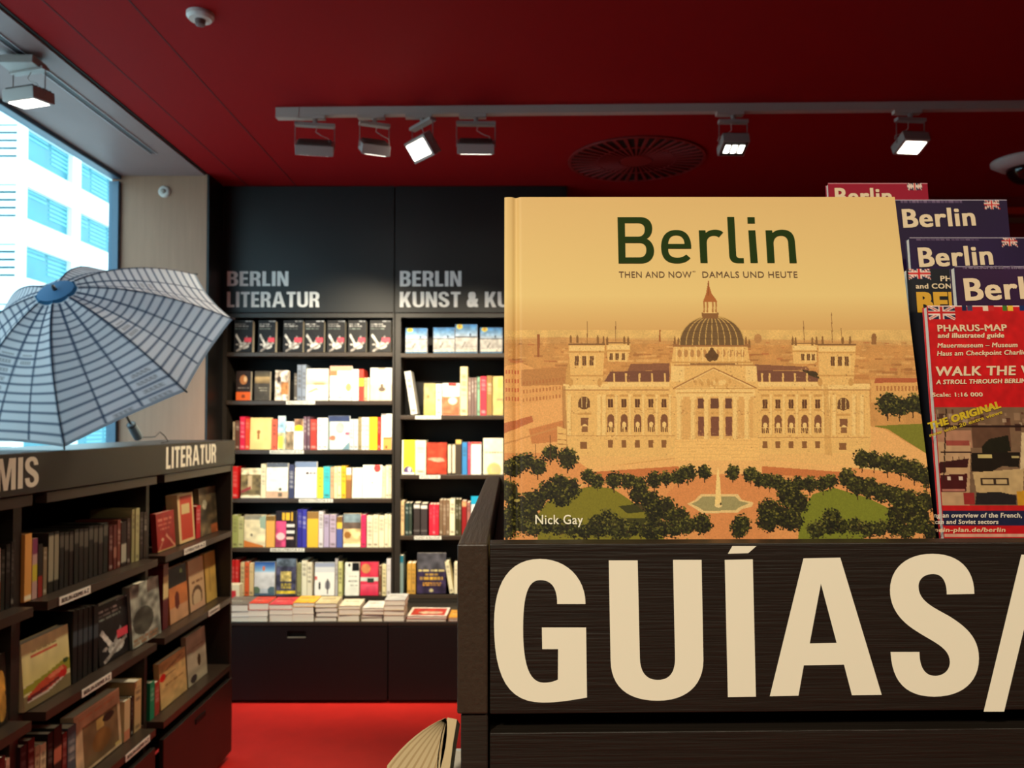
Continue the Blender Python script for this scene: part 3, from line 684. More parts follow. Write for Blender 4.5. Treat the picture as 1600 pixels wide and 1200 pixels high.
L3 = [(364, 367, 659, 'S', 'thin cream and dark spine', (180, 160, 130)), (368, 374.5, 657, 'S', 'brown patterned spine', (96, 60, 44)), (375, 383, 651, 'S', 'crimson spine', (216, 34, 70)), (383.5, 390, 654, 'S', 'orange red spine', (214, 66, 36)),
      (390.5, 424, 653, 'F', 'pale yellow book with small brown figure', (230, 204, 132), D_(('n', .06, 5), ('r', .36, .4, .44, .68, (160, 100, 50)), ('e', .4, .45, .08, .06, (160, 100, 50)), ('l', .4, .05, .4, .35, .01, (190, 160, 90))), .025),
      (424.5, 433, 655, 'S', 'coral spine', (226, 100, 74)), (434, 445.5, 650, 'F', 'pale blue booklet with portrait strip', (150, 186, 206), D_(('r', 0, 0, 1, .1, (210, 220, 220)), ('n', .2, 9), ('r', 0, .5, 1, 1, (210, 200, 150)), ('n', .3, 9), ('r', .1, .6, .7, .95, (228, 216, 80))), .012),
      (446, 459, 659, 'F', 'white booklet with brown city photo', (240, 238, 232), D_(('r', 0, .35, 1, 1, (150, 128, 100)), ('n', .4, 9)), .012),
      (459.5, 473.5, 655, 'F', 'white booklet with yellow blot', (238, 238, 234), D_(('r', 0, 0, 1, .4, (150, 110, 80)), ('n', .4, 8), ('e', .5, .3, .45, .1, (230, 210, 40)), ('r', 0, .42, 1, 1, (240, 240, 238))), .012),
      (474.5, 479, 651, 'S', 'thin purple brown spine', (112, 84, 96)), (480, 484.5, 651, 'S', 'thin purple brown spine', (100, 72, 84)), (485, 495, 655, 'S', 'red patterned spine', (176, 62, 52)),
      (496, 503.5, 653, 'S', 'plain white spine', (242, 240, 234)), (504, 512, 653, 'S', 'plain white spine', (240, 238, 230)),
      (512.5, 546, 650, 'F', 'pale grey book with navy top and round medallion', (206, 212, 208), D_(('r', 0, 0, 1, .17, (52, 62, 96)), ('r', 0, .17, .1, 1, (120, 132, 128)), ('e', .55, .36, .2, .16, (160, 168, 160)), ('e', .22, .66, .14, .08, (222, 110, 84)), ('e', .9, .53, .12, .05, (214, 90, 110)), ('p', [(.65, 1), (1, .75), (1, 1)], (110, 140, 152)), ('n', .08, 9)), .02),
      (546.5, 552.5, 655, 'S', 'light grey spine', (196, 202, 204)), (553, 559.5, 655, 'S', 'light grey spine', (206, 206, 204)), (560, 564.5, 652, 'S', 'olive spine', (150, 136, 96)), (565, 570.5, 652, 'S', 'rosy white spine', (238, 226, 216)), (571, 576.5, 652, 'S', 'rosy white spine', (240, 220, 210)),
      (577, 589.5, 652, 'S', 'broad bright yellow spine', (238, 212, 44)), (590, 594.5, 652, 'S', 'thin scarlet spine', (206, 44, 36)),
      (595.5, 611.8, 647, 'F', 'white book with orange foot', (240, 238, 224), D_(('r', 0, 0, .5, .06, (150, 140, 136)), ('r', .2, .65, 1, .69, (150, 96, 50)), ('r', .2, .69, 1, 1, (222, 152, 76)), ('e', .5, .93, .1, .04, (100, 60, 30))), .02)]
L4 = [(363.5, 372.5, 729, 'S', 'bright red spine', (208, 32, 32)), (377, 408, 732, 'F', 'cream book with street photo', (226, 208, 170), D_(('r', 0, .22, 1, .9, (120, 104, 70)), ('n', .4, 9), ('r', .35, .25, .55, .7, (206, 180, 140)), ('l', .0, .8, .5, .65, .1, (150, 60, 60)), ('r', 0, .93, 1, 1, (240, 226, 200))), .025),
      (408.5, 416, 725, 'S', 'cream spine', (232, 222, 184)), (416.5, 450, 724, 'F', 'white book with tiny photos at its foot', (240, 240, 226), D_(('r', 0, 0, 1, .13, (88, 94, 106)), ('r', 0, .8, 1, 1, (208, 170, 140)), ('n', .08, 9), ('r', .55, .84, .75, .96, (110, 96, 80)), ('e', .65, .75, .08, .04, (90, 90, 70))), .02),  # grey top band on the white cover is painted shelf shadow
      (452, 460, 726, 'S', 'navy spine', (62, 66, 96)), (461, 495, 722, 'F', 'white book with grey blue upper band', (242, 240, 240), D_(('r', 0, 0, 1, .16, (120, 136, 166)), ('m', .5, .95, .32, .06, (80, 66, 64), 3)), .02),  # grey blue band paints the shadow of the shelf above
      (496, 505.5, 731, 'S', 'lime yellow spine', (228, 232, 70)), (506, 516.5, 729, 'S', 'turquoise spine', (70, 190, 196)), (517, 522, 730, 'S', 'peach spine', (222, 170, 130)), (522.5, 527.5, 729, 'S', 'pale yellow spine', (238, 228, 170)), (528, 533.5, 729, 'S', 'pale yellow spine', (240, 234, 180)),
      (534, 541, 728, 'S', 'golden yellow spine', (234, 188, 50)), (541.5, 549.5, 731, 'S', 'white and brown spine', (150, 100, 60), [(0, .22, (236, 224, 216)), (.22, .4, (206, 150, 80))]),
      (550.5, 566.5, 731, 'F', 'plain ivory booklet', (240, 238, 214), D_(('n', .03, 4)), .015), (567, 597, 727, 'F', 'ivory book with red round sticker', (242, 242, 226), D_(('e', .75, .1, .18, .13, (222, 66, 66)), ('p', [(.45, .5), (.58, .54), (.45, .57)], (70, 66, 60)), ('n', .03, 4)), .02),
      (597.5, 602.5, 729, 'S', 'cream spine', (222, 208, 174)), (603, 608, 727, 'S', 'cream spine', (232, 222, 190)), (608.3, 611.8, 727, 'S', 'cream spine', (228, 216, 180))]
L5 = [(364, 373, 805, 'S', 'olive green spine', (160, 166, 100)), (373.5, 382, 808, 'S', 'pale green spine', (186, 186, 130)),
      (382.5, 416, 805, 'F', 'tilted cream city map book', (226, 212, 172), D_(('r', 0, 0, .8, .15, (140, 136, 120)), ('n', .12, 8), ('p', [(.7, .1), (1, 0), (1, .45), (.75, .4)], (150, 170, 150)), ('e', .35, .62, .05, .04, (90, 80, 70)), ('p', [(0, .78), (.9, .95), (.9, 1), (0, 1)], (200, 116, 50))), .02),  # grey top band paints shade from the shelf above
      (417, 430.5, 806, 'S', 'broad amber spine', (226, 168, 84), [(0, .18, (126, 96, 50))]),  # darker amber top is shelf shade painted into the spine
      (431.5, 464, 799, 'F', 'black and magenta magazine with yellow numerals', (34, 24, 28), D_(('r', 0, .28, .5, 1, (196, 70, 110)), ('n', .3, 8), ('e', .25, .7, .2, .1, (236, 190, 190)), ('r', .52, .36, .9, .44, (220, 214, 206)), ('r', .52, .54, .9, .62, (220, 214, 206)), ('r', .52, .72, .85, .78, (220, 190, 170)), ('r', .3, .06, .42, .26, (232, 178, 50)), ('r', .48, .06, .66, .26, (232, 178, 50)), ('r', .74, .04, .8, .27, (232, 178, 50))), .02),
      (466, 473, 796, 'S', 'royal blue spine', (48, 44, 140)), (473.5, 480, 796, 'S', 'royal blue spine', (62, 60, 160)), (481, 498.5, 800, 'S', 'very broad amber spine', (228, 182, 60), [(0, .2, (150, 112, 60))]),  # dull top of the amber spine is painted shade under the shelf
      (499, 506, 799, 'S', 'silvery white spine', (214, 208, 208)), (507, 515, 804, 'S', 'lilac patterned spine', (176, 160, 186)), (516, 526, 804, 'S', 'lilac patterned spine', (186, 166, 186)), (527, 536, 807, 'S', 'blue spine with yellow head', (80, 92, 156), [(0, .2, (130, 96, 50)), (.2, .4, (226, 190, 70))]),
      (537, 564, 803, 'F', 'beige photo book with grey sky', (226, 192, 136), D_(('r', 0, 0, 1, .26, (120, 136, 142)), ('r', 0, .26, 1, .46, (96, 80, 70)), ('n', .25, 9), ('e', .25, .64, .2, .1, (150, 100, 46)), ('r', 0, .9, 1, 1, (232, 226, 196))), .02),
      (565, 572.5, 804, 'S', 'hot pink spine', (216, 50, 96))] + [(a, b, y, 'S', 'plain cream spine', (232, 220, 186)) for a, b, y in ((574, 583, 806), (583.5, 592, 805), (592.5, 601, 806), (601.5, 607, 804), (607.3, 611.8, 804))]
L6 = [(364, 369, 875, 'S', 'scarlet spine', (190, 30, 32)), (369.5, 375, 875, 'S', 'scarlet spine', (206, 44, 42)), (378, 384, 879, 'S', 'buff spine', (214, 190, 140)), (384.5, 391, 878, 'S', 'orange spine', (216, 96, 54)), (391.5, 398, 880, 'S', 'buff spine', (214, 186, 136)),
      (399, 431, 879, 'F', 'pale book with palace under a blue sky', (190, 196, 206), D_(('g', 0, .3, (30, 70, 150), (150, 190, 214)), ('e', .45, .2, .07, .07, (196, 110, 70)), ('r', 0, .33, 1, .8, (206, 204, 206)), ('n', .1, 8), ('e', .1, .85, .2, .12, (90, 110, 90)), ('e', .85, .85, .2, .12, (80, 100, 110)), ('r', 0, .93, 1, 1, (70, 90, 110))), .03),
      (433, 464, 874, 'F', 'night blue book with gold lettering', (64, 62, 82), D_(('r', 0, 0, 1, .22, (84, 94, 106)), ('n', .3, 7), ('r', .22, .35, .75, .62, (186, 164, 96)), ('n', .2, 9), ('m', .25, .75, .7, .06, (196, 170, 60), 3), ('m', .25, .75, .78, .06, (196, 170, 60), 3), ('r', .02, .87, .98, .95, (206, 176, 52)), ('n', .25, 18)), .03),
      (466, 472.5, 880, 'S', 'olive spine', (140, 136, 90)), (473, 481, 876, 'S', 'ivory spine', (226, 218, 190)), (481.5, 489, 879, 'S', 'ivory spine', (222, 212, 184)),
      (493, 524, 880, 'F', 'white book with two small dark figures', (236, 230, 220), D_(('r', 0, 0, 1, .14, (150, 156, 176)), ('r', 0, .14, 1, .3, (206, 206, 206)), ('e', .25, .7, .06, .12, (50, 46, 46)), ('e', .65, .68, .13, .15, (120, 116, 120)), ('l', .65, .5, .65, .95, .05, (70, 66, 70)), ('r', 0, .42, .12, .52, (206, 80, 70))), .03),
      (525, 529, 873, 'S', 'pale grey spine', (180, 172, 172)), (530, 536, 878, 'S', 'yellow green spine', (206, 202, 130)),
      (540, 562, 880, 'F', 'white book with black square at the top', (226, 224, 210), D_(('r', .5, 0, 1, .26, (20, 22, 24)), ('e', .3, .08, .08, .05, (20, 20, 20)), ('m', .3, .9, .42, .03, (150, 146, 130), 4), ('m', .25, .9, .56, .04, (120, 116, 110), 5), ('m', .4, .9, .68, .03, (150, 146, 130), 4), ('n', .05, 8)), .025),
      (564, 592, 879, 'F', 'pink red book with dark glasses on a face', (206, 50, 76), D_(('e', .3, .2, .25, .14, (200, 130, 80)), ('r', .55, 0, .95, .4, (216, 60, 80)), ('r', 0, .45, 1, .58, (196, 206, 190)), ('r', .4, .48, .75, .62, (40, 60, 50)), ('g', .66, 1, (222, 90, 110), (206, 40, 70)), ('n', .1, 8)), .03),
      (593, 597, 884, 'S', 'thin brown spine', (110, 70, 50)), (598, 604.5, 882, 'S', 'buff spine', (220, 204, 156)), (605, 611.5, 873, 'S', 'tall whitish spine', (214, 206, 202))]
R1 = [(633, 667, 513, 'F', 'blue sky photo paperback', (150, 150, 160), SKYB, .03), (676.5, 710, 512, 'F', 'blue sky photo paperback', (150, 150, 160), SKY, .03), (711, 745.5, 507, 'F', 'taller blue sky photo paperback', (150, 150, 160), SKYB, .03), (750, 785, 512, 'F', 'blue sky photo paperback', (150, 150, 160), SKYB, .03), (790, 824, 512, 'F', 'blue sky photo paperback', (150, 150, 160), SKY, .03)]
R2 = [(639, 649, 580, 'L', 'leaning pale grey book', (216, 210, 200)), (662, 680, 599, 'F', 'olive green booklet', (178, 164, 110), D_(('n', .12, 6), ('g', .5, 1, (178, 164, 110), (190, 180, 90)), ('e', .4, .42, .1, .05, (130, 110, 60)), ('n', .1, 9)), .02),
      (681, 690, 600, 'S', 'plain white spine', (236, 234, 216)), (691, 718, 599, 'F', 'white guide with red tab and brown photo', (238, 232, 214), D_(('r', .35, 0, .8, .1, (204, 50, 50)), ('r', 0, .42, 1, 1, (176, 110, 76)), ('n', .2, 9), ('e', .6, .55, .25, .12, (226, 210, 180)), ('r', 0, .94, 1, 1, (200, 96, 60))), .02),
      (719, 730.5, 573, 'S', 'tall cream spine', (230, 208, 158)), (731.5, 736, 590, 'S', 'mauve grey spine', (128, 104, 96)), (736.5, 740.5, 590, 'S', 'mauve grey spine', (120, 98, 92)), (741, 745, 590, 'S', 'mauve grey spine', (128, 104, 96)),
      (745.5, 750, 589, 'S', 'mint green spine', (130, 170, 140)), (750.5, 760, 588, 'S', 'raspberry spine', (214, 60, 76)), (760.5, 769, 587, 'S', 'brown ornamented spine', (156, 120, 70)), (770, 786, 588, 'F', 'cream yellow map booklet', (220, 190, 120), D_(('n', .12, 8), ('r', .5, .05, .9, .3, (206, 196, 100)), ('m', .4, .95, .6, .04, (130, 110, 90), 3)), .02)]
R3 = [(628, 648, 688, 'F', 'bright yellow book with purple corner', (232, 230, 50), D_(('r', 0, 0, .12, 1, (240, 240, 220)), ('e', .5, .88, .35, .12, (90, 70, 110)), ('e', .6, .86, .15, .07, (210, 190, 210)), ('r', 0, .95, 1, 1, (240, 236, 226))), .03),
      (649, 665.5, 688, 'S', 'broad ivory spine', (236, 230, 196)), (667, 698, 692, 'F', 'brick red book with pale swirl', (180, 62, 40), D_(('n', .2, 6), ('e', .45, .52, .4, .05, (226, 150, 120)), ('e', .6, .57, .3, .04, (226, 160, 130)), ('n', .15, 9)), .03),
      (700, 705, 694, 'S', 'black spine with white curve', (50, 44, 36), [(.02, .95, (222, 206, 176))]), (706.5, 711.5, 694, 'S', 'black spine with white curve', (50, 44, 36), [(.02, .95, (222, 206, 176))]), (712, 721, 687, 'S', 'charcoal spine with tan head', (70, 60, 52), [(0, .14, (206, 176, 96))]),
      (722, 730, 691, 'S', 'sky blue spine', (60, 130, 190)), (731, 735.5, 691, 'S', 'mauve red spine', (180, 70, 100)), (736, 752, 691, 'F', 'white booklet with red edge', (240, 236, 226), D_(('r', 0, 0, 1, .07, (206, 70, 60)),), .02),
      (755, 786, 685, 'F', 'ivory book with small temple', (236, 226, 196), D_(('m', .1, .95, .4, .05, (150, 130, 96), 4), ('e', .55, .88, .35, .2, (200, 186, 120)), ('r', .4, .78, .8, .95, (216, 180, 130)), ('n', .06, 8)), .03)]
R4 = [(627, 632, 783, 'S', 'tan spine', (216, 180, 130)), (633.5, 639, 786, 'S', 'dark teal spine', (44, 62, 58)), (639.5, 644, 786, 'S', 'dark teal spine', (56, 66, 56)),
      (647, 656.5, 786, 'S', 'black spine with white band', (58, 50, 48), [(.08, .18, (226, 220, 210)), (.42, .45, (120, 112, 104)), (.85, .88, (110, 104, 100))]), (658, 668, 787, 'S', 'black spine with white band', (64, 56, 56), [(.08, .18, (226, 220, 210)), (.42, .45, (120, 112, 104)), (.85, .88, (110, 104, 100))]),
      (671, 675.8, 788, 'S', 'crimson spine', (214, 40, 60)), (676, 680.8, 788, 'S', 'crimson spine', (220, 50, 70)), (681, 686, 788, 'S', 'crimson spine', (214, 40, 60)),
      (687, 692, 781, 'S', 'brown grey striped spine', (124, 98, 74)), (692.3, 697.3, 781, 'S', 'brown grey striped spine', (128, 100, 76)), (697.6, 702.6, 781, 'S', 'brown grey striped spine', (124, 98, 74)), (703, 711, 780, 'S', 'cream spine', (238, 228, 190)),
      (712, 716.3, 780, 'S', 'moss green spine', (64, 60, 36)), (716.6, 721, 780, 'S', 'moss green spine', (70, 64, 40)), (722, 729, 783, 'S', 'wine red spine with pale disc', (150, 34, 36), [(.02, .16, (226, 160, 110))]), (730, 735, 785, 'S', 'rosy spine', (170, 110, 100)), (736, 758, 776, 'F', 'cyan and white booklet', (30, 160, 200), D_(('r', 0, .22, 1, 1, (230, 226, 216)),), .02),
      (760, 768, 781, 'S', 'grey spine', (130, 124, 116)), (769, 777, 781, 'S', 'navy spine', (52, 56, 84)), (778, 787, 785, 'S', 'sand spine', (206, 184, 140))]
R5 = [(625.5, 631, 868, 'S', 'teal and white spine', (130, 150, 146), [(0, .2, (30, 110, 130))]), (637, 643.3, 880, 'S', 'amber spine', (206, 156, 70)), (643.6, 650, 880, 'S', 'amber spine', (200, 150, 66)),
      (652, 697, 865, 'F', 'navy book with a town view and gold lettering', (50, 40, 66), D_(('r', 0, 0, 1, .4, (76, 74, 80)), ('n', .35, 10), ('m', .05, .95, .43, .05, (214, 196, 130), 4), ('m', .3, .75, .53, .05, (222, 176, 60), 3), ('m', .1, .9, .63, .07, (226, 176, 60), 4), ('m', .2, .85, .74, .03, (206, 146, 60), 5), ('m', .2, .85, .79, .03, (206, 146, 60), 5), ('e', .5, .92, .07, .04, (190, 176, 130))), .03),
      (700, 706.5, 877, 'L', 'leaning cream spine', (228, 216, 176)), (710, 716, 880, 'S', 'ivory spine', (226, 214, 180)), (717, 728, 876, 'S', 'brown spine', (110, 80, 60)), (729, 738, 880, 'S', 'grey spine', (120, 120, 118)), (739, 750, 874, 'S', 'dark red spine', (130, 36, 34)), (751, 770, 878, 'S', 'ivory spine', (226, 214, 180))]
def back_row(rows, py, place, group, zfix=None):
    items = []
    for b in rows:
        x0, x1, yt, kind, ph, rgb = b[:6]; yy = YF + 0.012 + random.uniform(0, .006)
        xa, xb = X_(x0, yy), X_(x1, yy); zb = zfix if zfix else Z_(py) + 0.0008; H = Z_(yt, yy) - zb; W = (xb - xa) - 0.0008
        if kind == 'F':
            D = b[7] if len(b) > 7 else .02
            F = Matrix.Translation(((xa + xb) / 2, yy, zb + D * .053)) @ Matrix.Rotation(math.radians(-3.0), 4, 'X')
            o = book('F', W, H / math.cos(math.radians(3)), D, F, rgb, des=b[6], res=((x1 - x0) * 1.3, (py - yt) * 1.3))
        elif kind == 'L':
            F = Matrix.Translation(((xa + xb) / 2 + .012, yy, zb + W * .16)) @ Matrix.Rotation(math.radians(-9), 4, 'Y')
            o = book('S', W, H * .985, .15, F, rgb)
        else:
            F = Matrix.Translation(((xa + xb) / 2, yy, zb))
            o = book('S', W, H, random.uniform(.12, .16), F, rgb, spine=b[6] if len(b) > 6 else None)
        items.append((o, ph))
    finish_row(items, place, group, 'the window')
for k, (rw, py) in enumerate(((L1, 550.5), (L2, 626), (L3, 703), (L4, 779), (L5, 856), (L6, 932))):
    nm = ['top', 'second', 'third', 'fourth', 'fifth', 'lowest'][k]
    back_row(rw, py, '%s shelf of Berlin Literatur' % nm, 'books on the %s Berlin Literatur shelf' % nm)
for k, (rw, py) in enumerate(((R1, 552), (R2, 649), (R3, 742), (R4, 837), (R5, 929))):
    nm = ['top', 'second', 'third', 'fourth', 'lowest'][k]
    back_row(rw, py, '%s shelf of Berlin Kunst' % nm, 'books on the %s Berlin Kunst shelf' % nm)

# ------------------------------------------------------------------ stacks lying on the cabinet tops
def flat_book(x0, x1, yf, z, T, depth, rgb, pages, rot=0.0, des=None, rail_=True):
    """a book lying flat: fore edge towards the viewer"""
    W = x1 - x0; t = 0.0014
    m = MB().box(-W / 2, W / 2, 0, depth, 0, t).box(-W / 2, W / 2, 0, depth, T - t, T).box(-W / 2, -W / 2 + t, 0, depth, t, T - t)
    o = m.build('book', flat(rgb, 0.4), None, local=True)
    o.matrix_basis = Matrix.Translation(((x0 + x1) / 2, yf, z)) @ Matrix.Rotation(rot, 4, 'Z')
    MB().box(-W / 2 + t, W / 2 - .0015, .0015, depth - .0015, t, T - t).build('page_block', pages, o, local=True)
    if des is not None:
        s = sheet('cover_print', cover_img(des, 40, 26, rgb), W - .001, depth - .001, o, z0=0, yoff=0)
        s.matrix_basis = Matrix.Translation((0, 0.0005, T + .0004)) @ Matrix.Rotation(-math.pi / 2, 4, 'X')
        s.matrix_basis = Matrix.Translation((0, .0005, T + .0004)) @ Matrix(((1, 0, 0, 0), (0, 0, 1, 0), (0, -1, 0, 0), (0, 0, 0, 1))) if False else s.matrix_basis
    return o
ST = [ # px0, px1, y of top, list of (thickness share, cover colour), page material tint, phrase
 (349, 391, 945, [(1, (196, 190, 184)), (1, (206, 200, 196)), (1.4, (120, 110, 100))], 'grey white', (110, 100, 90)),
 (389, 421, 943, [(1, (214, 204, 190)), (1, (210, 200, 190)), (1.2, (206, 60, 40))], 'red topped', (206, 60, 36)),
 (422, 459, 945, [(1.5, (216, 206, 190)), (1, (210, 196, 180)), (1, (204, 60, 60))], 'crimson topped', (206, 62, 66)),
 (459, 493, 942, [(1.4, (222, 204, 184)), (1.2, (222, 204, 184)), (.7, (226, 160, 50))], 'yellow topped', (230, 170, 50)),
 (494, 529, 943, [(.8, (96, 84, 80)), (.8, (100, 90, 84)), (.8, (96, 84, 80)), (.7, (120, 110, 110))], 'dark edged', (196, 176, 130)),
 (530, 564, 947, [(1.5, (206, 180, 140)), (1.3, (206, 180, 140)), (.7, (120, 90, 60))], 'sand coloured', (216, 200, 170)),
 (566, 600, 950, [(.9, (190, 166, 146)), (.8, (110, 84, 70)), (1, (196, 160, 140)), (.6, (226, 220, 206))], 'pinkish', (214, 206, 192)),
 (600, 633, 938, [(1.2, (150, 120, 120)), (1, (206, 170, 130)), (1, (206, 180, 140)), (1, (206, 196, 186))], 'tall beige', (190, 186, 180)),
 (635, 698, 963, [(1, (150, 96, 84)), (1, (226, 216, 200))], 'wide white and red', (190, 60, 50)),
 (701, 735, 965, [(1, (150, 60, 60)), (.8, (206, 140, 50))], 'orange topped', (214, 146, 50))]
for (a, b_, yt, bl, ph, top) in ST:
    yf = YD + 0.012; xa, xb = X_(a, yf) + .002, X_(b_, yf) - .002; Ht = (Z_(yt, yf) - zl) ; tot = sum(q[0] for q in bl); z = zl + .0004
    for i, (sh_, rgb) in enumerate(bl):
        T = Ht * sh_ / tot; last = i == len(bl) - 1
        j = random.uniform(-.004, .004)
        des = None
        if last:
            des = [('n', .1, 5), ('m', .15, .8, .35, .08, (90, 60, 40), 4), ('m', .15, .6, .55, .06, (230, 220, 190), 4)]
            if 'wide' in ph: des = [('r', 0, 0, 1, 1, (232, 222, 204)), ('r', .07, .1, .93, .9, (178, 56, 46)), ('e', .55, .6, .3, .15, (206, 170, 140)), ('n', .15, 9)]
            rgb = top
        o = flat_book(xa + j, xb + j, yf + random.uniform(0, .005), z, T - .0003, min(.20, (xb - xa) * 1.5), rgb, PAGESF, random.uniform(-.03, .03) if i else 0, des)
        z += T + .0001
        lv = ['bottom', 'second', 'third', 'fourth'][i] if not last else 'top'
        tag(o, '%s book of the %s stack lying on the drawer cabinet' % (lv, ph), 'book', 'stacked books on the drawer cabinets')
bx_ = empty('boxed_set', (X_(361, 4.44), 4.44, .52), 'cream box with a red panel behind the stacks under Berlin Literatur', 'book box')
# stands on the cabinet behind the first stack
bxm = MB().box(X_(348, 4.52), X_(376, 4.52), 4.52, 4.58, zl + .0005, Z_(914, 4.52)).build('box', flat((222, 206, 166)), bx_)
MB().box(X_(352, 4.52), X_(371, 4.52), 4.518, 4.5198, zl + .03, Z_(923, 4.52)).build('red_panel', flat((200, 50, 52)), bx_)

# ------------------------------------------------------------------ books on the low bookcase
CH = (236, 222, 186)
W11 = [(-26, -14, 880, 'S', 'dark grey spine', (60, 50, 44)), (-13, -2, 850, 'S', 'pale grey spine', (170, 160, 150)), (-1, 4.5, 856, 'S', 'white and red spine', (222, 196, 176), [(.55, 1, (206, 110, 80))]), (5.5, 12, 858, 'S', 'black olive spine', (44, 42, 34)), (13, 20, 850, 'S', 'black spine', (30, 26, 24)), (21, 26, 846, 'S', 'black spine', (38, 32, 28))]
W12 = [(-30, -8, 1010, 'F', 'grey book cover', (110, 104, 96), D_(('n', .2, 5),), .02), (0, 21, 1022, 'F', 'black book with golden figure', (40, 32, 24), D_(('e', .6, .45, .3, .22, (190, 140, 60)), ('e', .55, .7, .35, .25, (176, 130, 60)), ('n', .4, 7)), .025)]
W13 = [(-22, -4, 1188, 'S', 'dark spine', (50, 40, 40)), (-3, 6, 1180, 'S', 'dusty pink spine', (150, 90, 80)), (7, 17, 1178, 'S', 'dark red spine', (96, 34, 34)), (18, 24, 1180, 'S', 'cream pink spine', (206, 160, 140))]
W21 = [(42, 53, 834, 'S', 'orange and cream spine', (222, 156, 80), [(.9, .97, (240, 226, 190))]), (54, 62, 841, 'S', 'purple and yellow spine', (190, 150, 140), [(0, .28, (130, 60, 90)), (.45, .7, (200, 180, 60))]), (63, 70, 850, 'S', 'black and red spine', (44, 36, 30), [(.6, 1, (150, 44, 36))]), (71, 77, 855, 'S', 'brown cream spine', (130, 110, 84)),
       (79, 87, 832, 'S', 'black spine with white capitals', (34, 30, 24), [(.06, .8, (150, 140, 116))]), (88, 95, 830, 'S', 'black spine with white capitals', (30, 26, 22), [(.06, .8, (140, 130, 106))])]
xx = 96.5
for i in range(10):
    wv = 7.2; W21.append((xx, xx + wv - .6, 832 - i * 1.7 + (i % 3), 'S', 'black spine with grey type', (30 + i % 3 * 3, 26 + i % 2 * 3, 24), [(.08, .08 + .2 + .05 * (i % 3), (84, 78, 68))])); xx += wv + .35
W21 += [(173, 179, 822, 'S', 'maroon spine', (78, 30, 26)), (180, 185, 820, 'S', 'maroon spine', (96, 40, 34), [(.5, .75, (150, 96, 80))]), (186, 191, 812, 'S', 'rust red spine', (110, 50, 38)), (192, 200, 815, 'S', 'black spine with white title', (40, 26, 24), [(.5, .9, (170, 160, 140))]), (201, 206, 810, 'S', 'dark brown spine', (58, 36, 30)),
        (208, 213.5, 796, 'S', 'thin sage green spine', (150, 140, 96)), (214, 220, 794, 'S', 'thin sage green spine', (166, 156, 108)), (221, 226, 800, 'S', 'black brown spine', (44, 32, 28)), (227, 232, 800, 'S', 'black brown spine', (50, 38, 30))]
CAR = [('g', 0, .62, (226, 214, 160), (216, 204, 130)), ('m', .2, .75, .19, .018, (130, 110, 60), 5), ('r', .18, .225, .74, .275, (206, 96, 70)), ('m', .18, .74, .25, .05, (196, 80, 60), 6), ('p', [(0, .66), (.5, .60), (.9, .52), (1, .55), (1, .72), (0, .76)], (150, 146, 50)), ('e', .9, .55, .06, .04, (60, 80, 40)),
       ('r', 0, .78, 1, 1, (130, 112, 76)), ('p', [(.08, .80), (.3, .70), (.55, .64), (.85, .60), (.93, .68), (.9, .78), (.5, .86), (.1, .87)], (196, 76, 50)), ('p', [(.5, .66), (.82, .61), (.86, .68), (.55, .72)], (222, 120, 90)), ('e', .82, .74, .1, .06, (200, 40, 36)), ('p', [(.08, .86), (.5, .85), (.82, .78), (.84, .80), (.5, .89), (.08, .90)], (214, 190, 176)), ('p', [(.06, .82), (.5, .78), (.75, .74), (.75, .78), (.3, .86), (.08, .87)], (110, 34, 34)), ('n', .06, 9)]
W22 = [(45, 117, 990, 'F', 'tall cream paperback with red car on the cover', (214, 200, 150), CAR, .03)] + [(119 + i * 8, 126 + i * 8, 952 - i * 2, 'S', 'slim black spine', (26, 24, 24), [(.3, .5, (60, 70, 76))]) for i in range(5)] + \
      [(161, 208, 938, 'F', 'black paperback with white splash and pink badge', K, BLACKSTAR, .03), (212, 256, 908, 'F', 'grey photo paperback with dark group', (130, 132, 120), D_(('g', 0, .35, (140, 142, 128), (126, 128, 116)), ('e', .4, .62, .35, .22, (60, 60, 52)), ('n', .5, 10), ('m', .05, .9, .88, .05, (150, 110, 80), 4), ('m', .05, .9, .95, .04, (150, 110, 80), 4)), .025, .042)]
W23 = [(40, 50, 1160, 'S', 'dark purple spine', (50, 30, 34)), (52, 62, 1150, 'S', 'dark red spine', (96, 34, 32)), (63, 70, 1160, 'S', 'cream white spine', (196, 176, 140)), (71, 80, 1157, 'S', 'cream white spine', (216, 200, 160)), (82, 91, 1140, 'S', 'black spine', (30, 26, 22)), (92, 104, 1130, 'S', 'black spine with salmon type', (44, 34, 30), [(.3, .5, (190, 110, 84))]), (105, 112, 1140, 'S', 'red brown spine', (110, 40, 36)), (113, 126, 1130, 'S', 'slate blue spine', (76, 92, 100)),
       (128, 197, 1095, 'F', 'large cream book with a framed painting', (206, 176, 136), D_(('r', 0, 0, 1, .04, (224, 200, 160)), ('m', .1, .9, .12, .04, (214, 150, 110), 5), ('r', .16, .26, .93, .95, (120, 96, 66)), ('r', .45, .3, .62, .46, (186, 156, 90)), ('e', .72, .36, .13, .07, (50, 36, 30)), ('e', .55, .66, .2, .18, (130, 92, 50)), ('r', .84, .9, .97, .94, (206, 176, 106)), ('n', .15, 9)), .04),
       (200, 209, 1090, 'S', 'cream and salmon spine', (206, 180, 134), [(.75, 1, (206, 130, 96))]), (210, 214, 1085, 'S', 'black spine', (36, 28, 22)), (215.5, 226, 1060, 'S', 'narrow cream spine', (196, 166, 116))]
